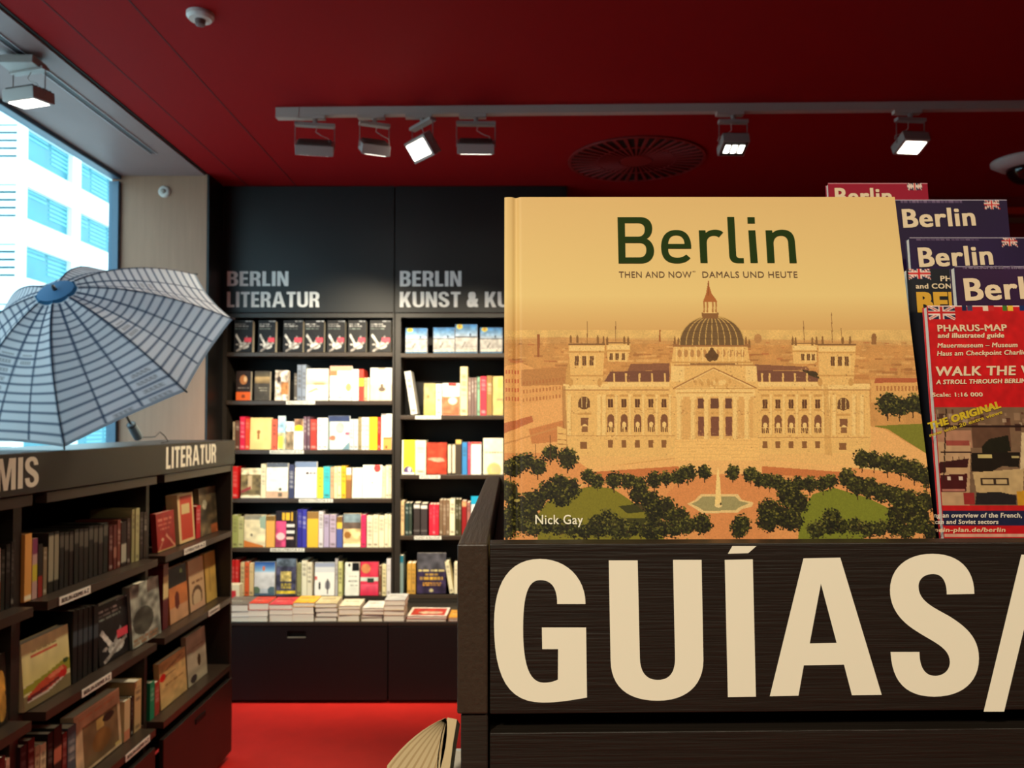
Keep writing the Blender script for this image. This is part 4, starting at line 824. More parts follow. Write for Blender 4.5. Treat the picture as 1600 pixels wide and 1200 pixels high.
W31 = [(249, 277, 800, 'F', 'red book with pale lettering', (150, 34, 30), D_(('n', .1, 6), ('m', .1, .85, .2, .06, (206, 120, 96), 3), ('m', .1, .85, .32, .06, (206, 120, 96), 3), ('m', .2, .75, .44, .05, (206, 120, 96), 3), ('e', .3, .7, .06, .05, (206, 160, 120)), ('l', .5, .6, .95, .95, .06, (200, 130, 100)), ('l', .1, .95, .3, .75, .05, (190, 120, 90)), ('r', 0, .95, 1, 1, (176, 140, 90))), .02),
       (283, 307, 772, 'F', 'red book in a cream frame', (222, 186, 130), D_(('r', .15, .05, .9, .94, (196, 62, 40)), ('r', .25, .22, .75, .42, (216, 190, 130))), .045), (308, 315, 790, 'S', 'bright red spine', (196, 34, 40)), (316, 342, 762, 'F', 'green brown book with a painted garden', (96, 80, 56), D_(('n', .5, 7), ('e', .3, .35, .12, .1, (190, 180, 150)), ('r', .6, .8, 1, 1, (170, 90, 50)), ('n', .3, 12)), .02)]
W32 = [(258, 266, 880, 'S', 'maroon and cream spine', (96, 26, 34), [(0, .2, (130, 90, 70)), (.2, .55, (222, 200, 140))]), (270, 298, 884, 'F', 'orange book with dark figure and black top', (196, 116, 60), D_(('r', 0, 0, 1, .36, (34, 40, 42)), ('e', .7, .12, .08, .04, (150, 190, 120)), ('r', 0, .72, 1, 1, (196, 146, 106)), ('e', .42, .62, .13, .16, (96, 30, 20)), ('n', .1, 8)), .02),
       (301, 324, 872, 'F', 'beige book with an arch', (206, 170, 126), D_(('e', .48, .75, .34, .22, (96, 66, 40)), ('e', .48, .78, .26, .17, (206, 176, 136)), ('r', 0, .88, 1, 1, (206, 160, 126)), ('m', .2, .9, .45, .04, (120, 80, 50), 3)), .02), (326, 342, 862, 'F', 'ochre yellow book', (200, 164, 84), D_(('n', .1, 6), ('l', .4, .3, .4, .8, .04, (130, 90, 40))), .02)]
W33 = [(239.5, 246.5, 1062, 'S', 'green spine', (30, 130, 90)), (247, 254, 1062, 'S', 'brick red spine', (170, 60, 46)), (257, 297, 1022, 'F', 'straw coloured book with red round sticker', (206, 170, 110), D_(('e', .12, .35, .11, .08, (206, 34, 30)), ('l', .2, .25, .9, .1, .02, (120, 90, 60)), ('l', .2, .36, .6, .35, .02, (120, 90, 60)), ('m', .2, .9, .55, .03, (150, 110, 60), 4), ('n', .12, 10)), .02),
       (299, 328, 985, 'F', 'pale grey book with a dark bird', (176, 166, 140), D_(('e', .6, .6, .08, .12, (66, 50, 30)), ('e', .3, .9, .16, .08, (60, 50, 50)), ('n', .15, 8), ('m', .3, .9, .3, .03, (130, 120, 90), 4)), .02)]
ROTL = Matrix.Rotation(math.pi / 2, 4, 'Z')
def side_row(rows, z, place, group):
    items = []
    for b in rows:
        x0, x1, yt, kind, ph, rgb = b[:6]; xp = LX - (b[8] if len(b) > 8 else 0.052 + random.uniform(0, .005))
        ya, yb = LY(x0, xp), LY(x1, xp); yc = (ya + yb) / 2; W = (yb - ya) - .0008
        pc = (x0 + x1) / 2; H = U(pc, yt, x=xp).z - z
        H = max(.12, min(H, .247)); zb = z + .0008
        if kind == 'F':
            F = Matrix.Translation((xp, yc, zb + b[7] * .071)) @ ROTL @ Matrix.Rotation(math.radians(-4), 4, 'X')
            px_w = x1 - x0
            o = book('F', W, H, b[7], F, rgb, des=b[6], res=(max(26, px_w * 1.1), max(40, H / .0016 * .5)))
        else:
            o = book('S', W, H, random.uniform(.12, .16), Matrix.Translation((xp, yc, zb)) @ ROTL, rgb, spine=b[6] if len(b) > 6 else None)
        items.append((o, ph))
    finish_row(items, place, group, 'near end')
SH = ['upper', 'middle', 'lower']
for k, rw in enumerate((W11, W12, W13)): side_row(rw, LZ[k], '%s shelf, first Krimis bay' % SH[k], 'crime books, first bay, %s shelf' % SH[k])
for k, rw in enumerate((W21, W22, W23)): side_row(rw, LZ[k], '%s shelf, second Krimis bay' % SH[k], 'crime books, second bay, %s shelf' % SH[k])
for k, rw in enumerate((W31, W32, W33)): side_row(rw, LZ[k], '%s shelf under sign LITERATUR' % SH[k], 'literature books, %s shelf' % SH[k])
# ================================================================== UMBRELLA
UC = Vector((-1.3855, 2.6209, 0.2448 + CAMZ)); th_, ph_, p0_, UR, UH, UL = 0.7792, 4.599, 1.7332, 0.470, 0.2324, 0.655
un = Vector((math.sin(th_) * math.cos(ph_), math.sin(th_) * math.sin(ph_), math.cos(th_)))
ua = un.cross(Vector((0, 1, 0))).normalized(); ub = un.cross(ua)
UM = Matrix(((ua.x, ub.x, un.x, UC.x), (ua.y, ub.y, un.y, UC.y), (ua.z, ub.z, un.z, UC.z), (0, 0, 0, 1)))
um = bpy.data.objects.new('umbrella', None); C.objects.link(um); um.matrix_basis = UM
tag(um, 'open umbrella with a pale window-grid print lying on the low bookcase', 'umbrella')
fabm = bpy.data.materials.new('umbrella_fabric'); fabm.use_nodes = True; nt = fabm.node_tree; nt.nodes.clear()
o_ = nt.nodes.new('ShaderNodeOutputMaterial'); df = nt.nodes.new('ShaderNodeBsdfDiffuse'); tl = nt.nodes.new('ShaderNodeBsdfTranslucent'); mx = nt.nodes.new('ShaderNodeMixShader'); vc = nt.nodes.new('ShaderNodeVertexColor'); vc.layer_name = 'Col'
nt.links.new(vc.outputs['Color'], df.inputs[0]); nt.links.new(vc.outputs['Color'], tl.inputs[0]); mx.inputs[0].default_value = 0.5
nt.links.new(df.outputs[0], mx.inputs[1]); nt.links.new(tl.outputs[0], mx.inputs[2]); nt.links.new(mx.outputs[0], o_.inputs[0])
UMET = mat('umbrella_metal', (56, 58, 62), 0.35, 0.6)
def dome(rho, dphi, k):
    """rho 0..1 from apex to hem; dphi -1..1 across the panel"""
    e = 1 - dphi * dphi
    r = rho * (1 - 0.085 * e * rho) * math.cos(math.pi / 8) / math.cos(dphi * math.pi / 8) if abs(dphi) < 1 else rho
    r = rho * (math.cos(math.pi / 8) / math.cos(dphi * math.pi / 8) * (1 - 0.03 * e * rho))
    z = UH * (1 - rho ** 1.9) - 0.018 * e * math.sin(math.pi * min(rho, 1)) - .004 * e * rho
    ang = p0_ + (k + .5 + dphi / 2) * math.pi / 4
    return (UR * r * math.cos(ang), UR * r * math.sin(ang), z)
for k in range(8):
    na, nr = 49, 155; v = []; col = []
    base_c = np.array((228, 230, 236)) + ((k % 3) - 1) * 3
    for i in range(nr):
        rho = (17 + i) / 171.0
        for j in range(na):
            d = -1 + 2 * j / (na - 1); v.append(dome(rho, d, k)); c = base_c.copy().astype(float)
            u = (d + 1) / 2
            q = rho * 19.0
            dist = abs(q - round(q)) / 19.0 * UR
            def mixl(c, l, a): return c * (1 - a) + np.array(l, float) * a
            if rho > .16: c = mixl(c, (84, 98, 122), min(1, max(0, 1.15 - dist / .0036)))
            for s in (1 / 3, 2 / 3):
                c = mixl(c, (70, 86, 110), min(1, max(0, 1.3 - abs(u - s) * rho * UR * .77 / .0042)))
            c = mixl(c, (56, 70, 92), min(1, max(0, 1.5 - (1 - abs(d)) * rho * UR * .38 / .0036)))
            if rho < .145: c = np.array((206, 222, 232.))
            if rho < .135: c = np.array((56, 108, 150.))
            hsh = math.sin(int(q) * 12.9 + int(u * 3) * 7.3 + k * 5.1) * .5 + .5
            if hsh > .8 and rho > .5 and abs(q - int(q) - .5) < .2 and abs((u * 3) % 1 - .5) < .3: c = c * (.82 + .12 * math.sin(u * 160) * math.cos(q * 9))
            if rho > .985: c = np.array((150, 160, 172.))
            col.append(c * (.97 + .06 * hsh))
    f = [(i * na + j, (i + 1) * na + j, (i + 1) * na + j + 1, i * na + j + 1) for i in range(nr - 1) for j in range(na - 1)]
    me = bpy.data.meshes.new('canopy_panel'); me.from_pydata(v, [], f)
    ca = me.color_attributes.new('Col', 'FLOAT_COLOR', 'POINT'); cc = np.ones((len(v), 4), np.float32); cc[:, :3] = s2l(np.array(col)); ca.data.foreach_set('color', cc.ravel())
    me.polygons.foreach_set('use_smooth', [True] * len(f)); me.materials.append(fabm); link(bpy.data.objects.new('canopy_panel', me), um)
    ang = p0_ + k * math.pi / 4; ca_, sa_ = math.cos(ang), math.sin(ang)
    pts = [(UR * q * ca_, UR * q * sa_, UH * (1 - q ** 1.9) - .004) for q in [i / 12 for i in range(1, 13)]]
    MB().tube(pts, 0.0014, 6).build('rib', UMET, um, local=True)
    MB().tube([(UR * .45 * ca_, UR * .45 * sa_, UH * (1 - .45 ** 1.9) - .006), (.012 * ca_, .012 * sa_, UH - .17)], 0.0014, 6).build('stretcher', UMET, um, local=True)
    MB().tube([(UR * .985 * ca_, UR * .985 * sa_, .006), (UR * 1.015 * ca_, UR * 1.015 * sa_, -.003)], .0028, 6).build('rib_tip', UMET, um, local=True)
m_ = MB(); v = []; f = []
for i in range(6):
    rho = .012 + i * .021
    for j in range(33):
        a = p0_ + 2 * math.pi * j / 32; v.append((UR * rho * math.cos(a), UR * rho * math.sin(a), UH * (1 - rho ** 1.9) + .0016))
for i in range(5):
    for j in range(32): f.append((i * 33 + j, (i + 1) * 33 + j, (i + 1) * 33 + j + 1, i * 33 + j + 1))
m_.add(v, f).build('crown_cap', mat('umbrella_cap_blue', (58, 112, 156), 0.7), um, local=True)
MB().tube([(0, 0, UH - .01), (0, 0, UH + .012), (0, 0, UH + .02)], [.006, .006, .003], 12).build('ferrule', UMET, um, local=True)
MB().tube([(0, 0, UH), (0, 0, UH - UL + .07)], 0.0042, 10).build('shaft', UMET, um, local=True)
MB().tube([(0, 0, UH - .155), (0, 0, UH - .185)], .011, 12).build('runner', UMET, um, local=True)
hz = UH - UL
hd = MB().tube([(0, 0, hz + .075), (0, 0, hz + .066), (0, 0, hz + .03), (0, 0, hz + .004), (0, 0, hz)], [.010, .015, .017, .016, .011], 14).build('handle', mat('grey_blue_handle', (120, 136, 146), 0.35), um, local=True)
MB().tube([(0, 0, hz + .066), (0, 0, hz + .072)], .0165, 14).build('button_collar', UMET, hd, local=True)
iM = UM.inverted()
stp = [UM @ Vector((0, 0, hz + .005)), U(238, 683, x=-1.30), U(243, 682, x=-1.28), U(250, 675, x=-1.28), U(257, 681, x=-1.27), U(263, 690, x=-1.27), U(252, 692, x=-1.27)]
for i, p in enumerate(stp): stp[i] = Vector((p.x, p.y, max(p.z, TOP + .003)))
MB().tube([iM @ p for p in stp], .0018, 6).build('wrist_strap', mat('strap_dark', (60, 50, 46), 0.7), um, local=True)

# ================================================================== FRONT DISPLAY UNIT
SLOPE = math.radians(1.3)
pv = Vector((U(763, 850, y=.50).x, .50, 0))
RS = Matrix.Translation(pv) @ Matrix.Rotation(SLOPE, 4, 'Z') @ Matrix.Translation(-pv)
def Zp(py, y=.5): return U(800, py, y=y).z
ztop = Zp(850); zbot = Zp(1116); xl0 = U(714.5, 900, y=.5).x; xl1 = U(762.5, 900, y=.5).x
du = empty('display_unit', (0.3, .8, 0), 'dark oak display unit in front with GUÍAS/ on its edge', 'display unit')
WU = 0.75
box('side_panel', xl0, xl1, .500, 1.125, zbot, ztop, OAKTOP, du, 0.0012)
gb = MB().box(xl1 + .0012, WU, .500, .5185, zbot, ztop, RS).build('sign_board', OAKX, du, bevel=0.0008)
box('post', U(720, 1150, y=.503).x, xl1, .503, .545, 0.0, zbot - .0005, OAK, du, .001)
box('post', xl0 + .002, xl1, 1.07, 1.12, 0.0, zbot - .0005, OAK, du, .001)
box('lower_side_panel', xl0 + .004, xl1 - .002, .545, 1.07, 0.0, zbot - .002, OAK, du)
zl2 = Zp(1148)
MB().box(xl1 + .0012, WU, .503, .5215, 0.9, zl2, RS).build('front_panel', OAKX, du, bevel=0.0008)
box('recess_back', xl1, WU, .545, .560, .9, zbot + .01, BLACKIN, du)
box('tray_floor', xl1 + .001, WU, .562, 1.10, ztop - .026, ztop - .0185, BLACKIN, du)
box('tray_ledge', xl1 + .001, WU, .524, .561, ztop - .026, ztop - .0185, BLACKIN, du)
box('back_board', xl1 + .001, WU, 1.105, 1.123, .2, ztop, OAKTOP, du, .001)
box('side_panel', WU, WU + .019, .520, 1.125, 0, ztop, OAKTOP, du, .001)
box('plinth', xl1, WU, .56, 1.08, 0, .9, BLACKIN, du)
Fg = RS @ frame((pv.x, .50, 0), (1, 0, 0), (0, 0, 1))
T1 = lambda x, y: (700 + x / 3.478, 830 + y / 3.478)
T2 = lambda x, y: (1140 + x / 3.478, 830 + y / 3.478)
T0 = lambda x, y: (x, y)
for cs, T in ((GC_G, T1), (GC_U, T1), (GC_A, T2), (GC_S, T2)):
    px_fill('letter', cs, T, Fg, VINYL, gb)
px_fill('letter', [[(1132.1, 874.6), (1175.9, 873.7), (1180.8, 1088.2), (1137, 1088.8)]], T0, Fg, VINYL, gb)
px_fill('letter', [[(1137, 865), (1144, 853), (1181.7, 853), (1168.8, 864.2)]], T0, Fg, VINYL, gb)
px_fill('letter', [[(1595.2, 866.5), (1627.5, 866), (1568.4, 1111.5), (1536.3, 1111.5)]], T0, Fg, VINYL, gb)

# ------------------------------------------------------------------ the large Berlin picture book
B0 = U(787.5, 843, y=.545); B1 = U(788, 308, y=.597)
az = (B1 - B0).normalized(); ax = Vector((1, 0, 0)); BW = U(1463, 843, y=.545).x - B0.x; EXT = .0100; BH = (B1 - B0).length + EXT
Bo = B0 - az * EXT; ay = az.cross(ax)
FBm = Matrix(((ax.x, ay.x, az.x, Bo.x), (ax.y, ay.y, az.y, Bo.y), (ax.z, ay.z, az.z, Bo.z), (0, 0, 0, 1)))
FP = frame(Bo, ax, az)
bb = bpy.data.objects.new('picture_book', None); C.objects.link(bb); bb.matrix_basis = FBm
tag(bb, 'large landscape picture book titled Berlin with a domed palace on its cover', 'book')
def px2f(px, py):
    s, t = onplane(FP, px, py); return (s / BW, 1 - t / BH)
Tz = lambda X, Y: (780 + X / 2.1427, 300 + Y / 2.1427)
def q(X, Y): return px2f(*Tz(X, Y))
I = Img(740, 640, (224, 184, 112))
I.grad(0, .30, (220, 186, 124), (232, 204, 134)); I.grad(.30, .40, (232, 204, 134), (216, 172, 106))
def P(pts, c, al=1.0): I.poly([q(*p) for p in pts], c, al)
def Rr(x0, y0, x1, y1, c, al=1.0): P([(x0, y0), (x1, y0), (x1, y1), (x0, y1)], c, al)
def Ln(x0, y0, x1, y1, t, c, al=1.0):
    dx, dy = x1 - x0, y1 - y0; L = math.hypot(dx, dy); nx, ny = -dy / L * t / 2, dx / L * t / 2
    P([(x0 + nx, y0 + ny), (x1 + nx, y1 + ny), (x1 - nx, y1 - ny), (x0 - nx, y0 - ny)], c, al)
def El(cx, cy, rx, ry, c, al=1.0, n=20):
    P([(cx + rx * math.cos(2 * math.pi * k / n), cy + ry * math.sin(2 * math.pi * k / n)) for k in range(n)], c, al)
rn = random.Random(11)
CRM, CRML, CRMD, BRN, DRK, ROOF, PCH = (232, 186, 112), (240, 202, 130), (206, 156, 88), (150, 96, 52), (92, 58, 34), (122, 78, 58), (226, 158, 92)
# city to the horizon
P([(10, 500), (200, 490), (560, 502), (900, 500), (1240, 505), (1420, 520), (1450, 900), (10, 900)], (204, 148, 84))
P([(10, 488), (1400, 502), (1402, 520), (10, 510)], (206, 158, 96), .6)
for k in range(420):
    y = 505 + (rn.random() ** 1.3) * 150; x = rn.uniform(15, 1420); s = 4 + (y - 500) * .12
    Rr(x, y, x + s * rn.uniform(1, 4), y + s * rn.uniform(.3, .8), rn.choice([(176, 118, 64), (222, 172, 104), (160, 104, 58), (232, 182, 112), (196, 134, 76), (186, 110, 66)]), .6)
I.noise(.05, 60, .40)
for (x, y, w1, h1) in ((132, 480, 8, 78), (538, 465, 5, 40), (700, 470, 3, 20)): Rr(x - w1 / 2, y, x + w1 / 2, y + h1, (160, 96, 50))
El(866, 495, 13, 16, (190, 140, 84)); El(1254, 495, 9, 18, (150, 104, 60)); Rr(1246, 495, 1262, 515, (150, 104, 60)); Rr(858, 490, 874, 510, (184, 134, 80))
# left quarter with street
P([(15, 590), (70, 575), (230, 640), (225, 700), (15, 730)], (226, 166, 98)); P([(75, 600), (230, 590), (230, 650), (75, 655)], (190, 132, 74))
for k in range(13):
    for yy in (640, 668, 696): Rr(80 + k * 11, yy - k * 1.2, 85 + k * 11, yy + 12 - k * 1.2, (180, 112, 62), .8)
for k in range(5):
    for yy in (600, 630, 660, 690): Rr(22 + k * 10, yy, 27 + k * 10, yy + 14, (190, 96, 60), .8)
P([(15, 730), (225, 690), (235, 880), (15, 900)], (232, 172, 104)); P([(100, 800), (215, 770), (225, 840), (110, 850)], (204, 132, 76)); P([(15, 780), (110, 755), (115, 775), (15, 815)], (190, 110, 66)); Ln(15, 850, 215, 790, 5, (206, 146, 86))
# right: park and avenue
P([(1245, 640), (1430, 640), (1440, 700), (1245, 710)], (222, 168, 98)); P([(1260, 628), (1425, 628), (1425, 642), (1255, 645)], (180, 96, 58))
for k in range(14): Rr(1262 + k * 12, 655, 1268 + k * 12, 672, (170, 108, 60), .8)
P([(1250, 790), (1450, 780), (1457, 900), (1300, 800)], (122, 122, 40)); P([(1240, 790), (1290, 800), (1457, 900), (1457, 1010), (1240, 880)], (232, 176, 108))
# palace body
P([(212, 655), (365, 640), (570, 640), (580, 610), (860, 610), (870, 640), (1085, 640), (1205, 650), (1238, 658), (1245, 840), (1235, 890), (1100, 890), (1085, 882), (862, 886), (590, 900), (225, 895)], CRM)
P([(590, 895), (870, 885), (1240, 880), (1330, 900), (1200, 940), (880, 930), (590, 945), (300, 935), (225, 890)], (234, 184, 112))
Rr(215, 648, 368, 668, CRML); Rr(365, 640, 570, 656, CRML); Rr(868, 640, 1090, 656, CRML); Rr(1080, 648, 1240, 668, CRML)
for (x0, x1, y) in ((215, 570, 668), (868, 1240, 668), (220, 590, 822), (865, 1240, 828), (360, 570, 640), (868, 1085, 640), (590, 855, 690)): Ln(x0, y, x1, y, 2.5, BRN, .6)
for (x0, y0, x1, y1) in ((590, 893, 690, 905), (600, 905, 860, 905), (880, 905, 1180, 935), (290, 935, 590, 898)): Ln(x0, y0, x1, y1, 2.5, (206, 150, 84), .8)
# roofs
P([(372, 606), (570, 602), (570, 640), (352, 640)], ROOF); P([(440, 580), (570, 578), (570, 602), (430, 604)], (140, 92, 64)); P([(862, 602), (1050, 606), (1085, 640), (866, 640)], ROOF); P([(855, 582), (1030, 590), (1040, 602), (860, 602)], (140, 92, 64)); P([(1010, 600), (1060, 606), (1085, 635), (1040, 620)], (70, 54, 30))
for x in (385, 425, 470, 512, 555, 880, 905, 950, 990, 1030): Rr(x - 3, 612, x + 3, 642, CRM)
# towers
for (x0, x1, y0, yb, wx, hw) in ((232, 355, 512, 652, (260, 285, 310), 6.5), (358, 440, 508, 572, (375, 395, 416), 5), (1066, 1195, 514, 652, (1116, 1140, 1163), 6.5), (980, 1066, 510, 580, (1016, 1035, 1051), 5)):
    P([(x0, y0), (x1, y0), (x1 - 2, y0 + 26), (x1 - 10, yb), (x0 + 6, yb), (x0 + 2, y0 + 26)], CRM); Rr(x0, y0, x1, y0 + 4, DRK, .7); Rr(x0 - 2, y0 + 26, x1 + 2, y0 + 31, CRMD); Rr(x0 + 4, y0 + 8, x1 - 4, y0 + 24, CRML)
    hh = (yb - y0 - 30); wy = y0 + 42 if hh > 60 else y0 + 36; wh = 32 if hh > 60 else 22
    for x in wx: Rr(x - hw, wy, x + hw, wy + wh, DRK, .9); Rr(x - 1, wy, x + 1, wy + wh, CRMD, .5); Rr(x + hw + 2, wy - 4, x + hw + 6, wy + wh + 6, CRML)
    if hh > 60: Rr(x0, yb - 34, x1 - 4, yb - 30, CRMD); El(x0 + 8, yb - 10, 8, 14, CRMD); El(x1 - 18, yb - 10, 8, 14, CRMD)
P([(225, 600), (236, 560), (240, 650), (222, 650)], CRMD)
for (x, y) in ((240, 480), (262, 480), (330, 482), (350, 484), (362, 486), (419, 484), (432, 486), (588, 486), (600, 490), (826, 486), (837, 496), (982, 486), (992, 488), (1048, 488), (1062, 486), (1082, 484), (1150, 486), (1174, 484)):
    P([(x - 4, y + 30), (x - 3, y + 8), (x, y), (x + 3, y + 8), (x + 4, y + 30)], (140, 100, 56))
for (x, y0, y1) in ((295, 437, 512), (390, 437, 506), (1018, 435, 508), (1112, 408, 510), (1144, 460, 512)): Ln(x, y0, x + (3 if x > 1000 else 0), y1, 2.2, (130, 88, 50), .9)
# dome
Rr(575, 575, 850, 612, CRM); P([(585, 516), (830, 516), (842, 590), (575, 590)], CRM)
for k in range(11): El(604 + k * 21, 545, 7, 13, (176, 124, 72), .75); Rr(592 + k * 22, 520, 596 + k * 22, 590, CRML)
Rr(580, 514, 838, 522, (160, 110, 64)); Rr(576, 572, 846, 578, CRMD)
dm = [(604 + 0, 516)] + [(712 - 108 * math.cos(t), 516 - 98 * math.sin(t) ** .9) for t in [i * math.pi / 24 for i in range(1, 24)]] + [(820, 516)]
P(dm, (116, 88, 54))
for k in range(11):
    a = -1 + k * .2
    pts = [(712 + 108 * a * math.cos(t), 516 - 98 * math.sin(t) ** .9) for t in [i * math.pi / 2 / 8 for i in range(9)]]
    for i in range(8): Ln(*pts[i], *pts[i + 1], 3.2, (206, 166, 96), .9)
for yy in (495, 470, 445): Ln(712 - 108 * math.sqrt(max(0, 1 - ((516 - yy) / 98) ** 2)), yy, 712 + 108 * math.sqrt(max(0, 1 - ((516 - yy) / 98) ** 2)), yy, 1.5, (90, 66, 40), .6)
P([(680, 428), (732, 428), (735, 408), (678, 408)], (140, 96, 54)); Rr(684, 404, 728, 410, CRML)
for x in (686, 697, 715, 726): Rr(x - 2.5, 368, x + 2.5, 408, (176, 120, 64))
Rr(701, 376, 711, 406, (236, 200, 130)); P([(682, 372), (730, 372), (724, 360), (712, 345), (704, 320), (700, 306), (696, 320), (692, 345), (686, 360)], (176, 104, 50)); Ln(700, 300, 700, 350, 4, (150, 84, 40))
# statue group and pediment
for (dx, dy, r) in ((0, 0, 14), (-14, 8, 9), (14, 8, 9), (0, -14, 7), (-6, 14, 12), (10, 14, 10)): El(712 + dx, 546 + dy, r, r, (96, 66, 36), .95)
Rr(585, 582, 850, 588, BRN, .5); Rr(640, 578, 790, 583, DRK, .6); Rr(575, 588, 620, 640, CRML); Rr(825, 588, 862, 640, CRML)
P([(582, 664), (718, 594), (862, 662)], CRML); P([(600, 660), (718, 600), (842, 659)], (226, 178, 106))
Ln(582, 664, 718, 594, 4, BRN, .8); Ln(718, 594, 862, 662, 4, BRN, .8); Ln(585, 664, 858, 662, 3, CRMD)
for k in range(22): El(718 + rn.uniform(-80, 80) * .8, 645 + rn.uniform(-10, 8), 5, 8, rn.choice([CRML, CRMD]), .8)
Rr(590, 666, 856, 690, CRML); Rr(595, 676, 850, 679, CRMD)
# portico
P([(598, 690), (850, 690), (850, 830), (598, 835)], (222, 172, 102))
for (a, b_) in ((665, 685), (708, 735), (757, 779)): Rr(a, 696, b_, 730, (110, 70, 52)); Rr(a + 1, 757, b_ + 1, 823, (126, 78, 58)); Rr(a, 742, b_, 750, CRMD, .6)
for x in (604, 650, 695, 745, 791, 830): P([(x - 8, 692), (x + 8, 692), (x + 9, 838), (x - 9, 838)], CRML); Rr(x + 4, 692, x + 8, 838, CRMD, .5); Rr(x - 11, 690, x + 11, 700, CRML)
P([(590, 835), (868, 832), (872, 905), (588, 905)], (240, 192, 116))
for k in range(6): Ln(592, 842 + k * 11, 868, 840 + k * 11, 1.5, (222, 170, 98), .7)
# wing windows
for (xs, dy) in (((373, 418, 463, 508, 552), 0), ((890, 933, 977, 1022, 1066), 3)):
    for x in xs:
        Rr(x - 14, 684, x + 14, 690, CRMD); Rr(x - 8, 698 + dy, x + 8, 728 + dy, (100, 62, 38)); Rr(x - 1, 698 + dy, x + 1, 728 + dy, CRMD, .6); Rr(x - 12, 730 + dy, x + 12, 735 + dy, CRMD)
        El(x + 1, 766 + dy, 12, 17, (130, 84, 54)); Rr(x - 11, 766 + dy, x + 13, 792 + dy, (130, 84, 54)); El(x + 1, 784 + dy, 7, 9, CRML); Rr(x - 5, 784 + dy, x + 7, 796 + dy, CRML)
        for d in (-9, -3, 5, 10): Rr(x + d - 1.5, 793 + dy, x + d + 2, 810 + dy, (104, 62, 38))
        Rr(x - 8, 838 + dy, x + 8, 862 + dy, (140, 94, 54)); P([(x + 16, 684), (x + 24, 684), (x + 25, 820), (x + 17, 820)], CRML); Rr(x + 23, 690, x + 25, 818, CRMD, .6)
for (cx, dy) in ((285, 0), (1152, 4)):
    El(cx, 712 + dy, 20, 22, (110, 74, 44)); Rr(cx - 20, 712 + dy, cx + 20, 728 + dy, (110, 74, 44))
    for d in (-8, 8): Rr(cx + d - 1, 694 + dy, cx + d + 1, 728 + dy, CRML)
    Rr(cx - 22, 745 + dy, cx + 24, 752 + dy, CRMD); Rr(cx - 12, 762 + dy, cx + 14, 788 + dy, (134, 88, 56)); El(cx + 2, 795 + dy, 10, 12, CRML); Rr(cx - 8, 790 + dy, cx + 12, 810 + dy, (120, 74, 44), .8)
    Rr(cx - 14, 842 + dy, cx + 10, 866 + dy, (140, 94, 54))
for x in (235, 335, 352, 1102, 1122, 1188, 1215): P([(x - 6, 684), (x + 6, 684), (x + 7, 822), (x - 7, 822)], CRML); Rr(x + 5, 690, x + 8, 820, CRMD, .7)
P([(1085, 650), (1100, 650), (1115, 890), (1090, 885)], CRMD, .6); P([(212, 655), (222, 655), (230, 890), (215, 890)], BRN, .5)
P([(195, 790), (225, 800), (225, 860), (195, 865)], CRM); 
for yy in (815, 835, 850): Ln(196, yy, 225, yy + 2, 3, BRN, .7)
# carved detail, soft shading
for k in range(900):
    x = rn.uniform(225, 1235); y = rn.choice([rn.uniform(650, 692), rn.uniform(735, 748), rn.uniform(812, 835), rn.uniform(655, 890)])
    Rr(x, y, x + rn.uniform(1.5, 7), y + rn.uniform(1.5, 5), rn.choice([(176, 124, 70), (248, 212, 142), (198, 146, 84), (150, 98, 56)]), rn.uniform(.2, .5))
for k in range(260):
    x = rn.choice([rn.uniform(236, 440), rn.uniform(980, 1195), rn.uniform(580, 850)]); y = rn.uniform(515, 650)
    Rr(x, y, x + rn.uniform(2, 6), y + rn.uniform(1.5, 6), rn.choice([(160, 110, 62), (246, 208, 138), (186, 134, 76), (120, 78, 44)]), rn.uniform(.25, .55))
# plaza, paths, lawns
P([(15, 880), (225, 880), (300, 935), (590, 945), (870, 930), (1180, 930), (1457, 960), (1457, 1180), (15, 1180)], (222, 150, 88))
P([(300, 930), (590, 905), (870, 905), (1180, 925), (1180, 945), (870, 950), (590, 955), (300, 950)], (236, 182, 112)); P([(300, 945), (600, 925), (610, 945), (330, 975)], (200, 118, 66)); P([(880, 925), (1150, 945), (1130, 970), (880, 950)], (200, 118, 66))
P([(620, 960), (860, 955), (940, 1020), (900, 1180), (700, 1180), (560, 1020)], (216, 140, 82))
P([(100, 1030), (180, 990), (290, 985), (270, 1000), (160, 1040), (110, 1060)], (232, 180, 108))
P([(130, 1090), (160, 1045), (240, 1008), (310, 992), (380, 1000), (440, 1040), (500, 1090), (560, 1180), (130, 1180)], (126, 118, 34)); P([(1000, 1180), (1010, 1080), (1050, 1020), (1120, 998), (1230, 1030), (1330, 1080), (1300, 1130), (1200, 1180)], (120, 124, 36))
P([(400, 1060), (480, 1050), (520, 1075), (430, 1085)], (44, 44, 20), .8); P([(420, 1100), (540, 1100), (560, 1130), (440, 1120)], (46, 46, 20), .8)
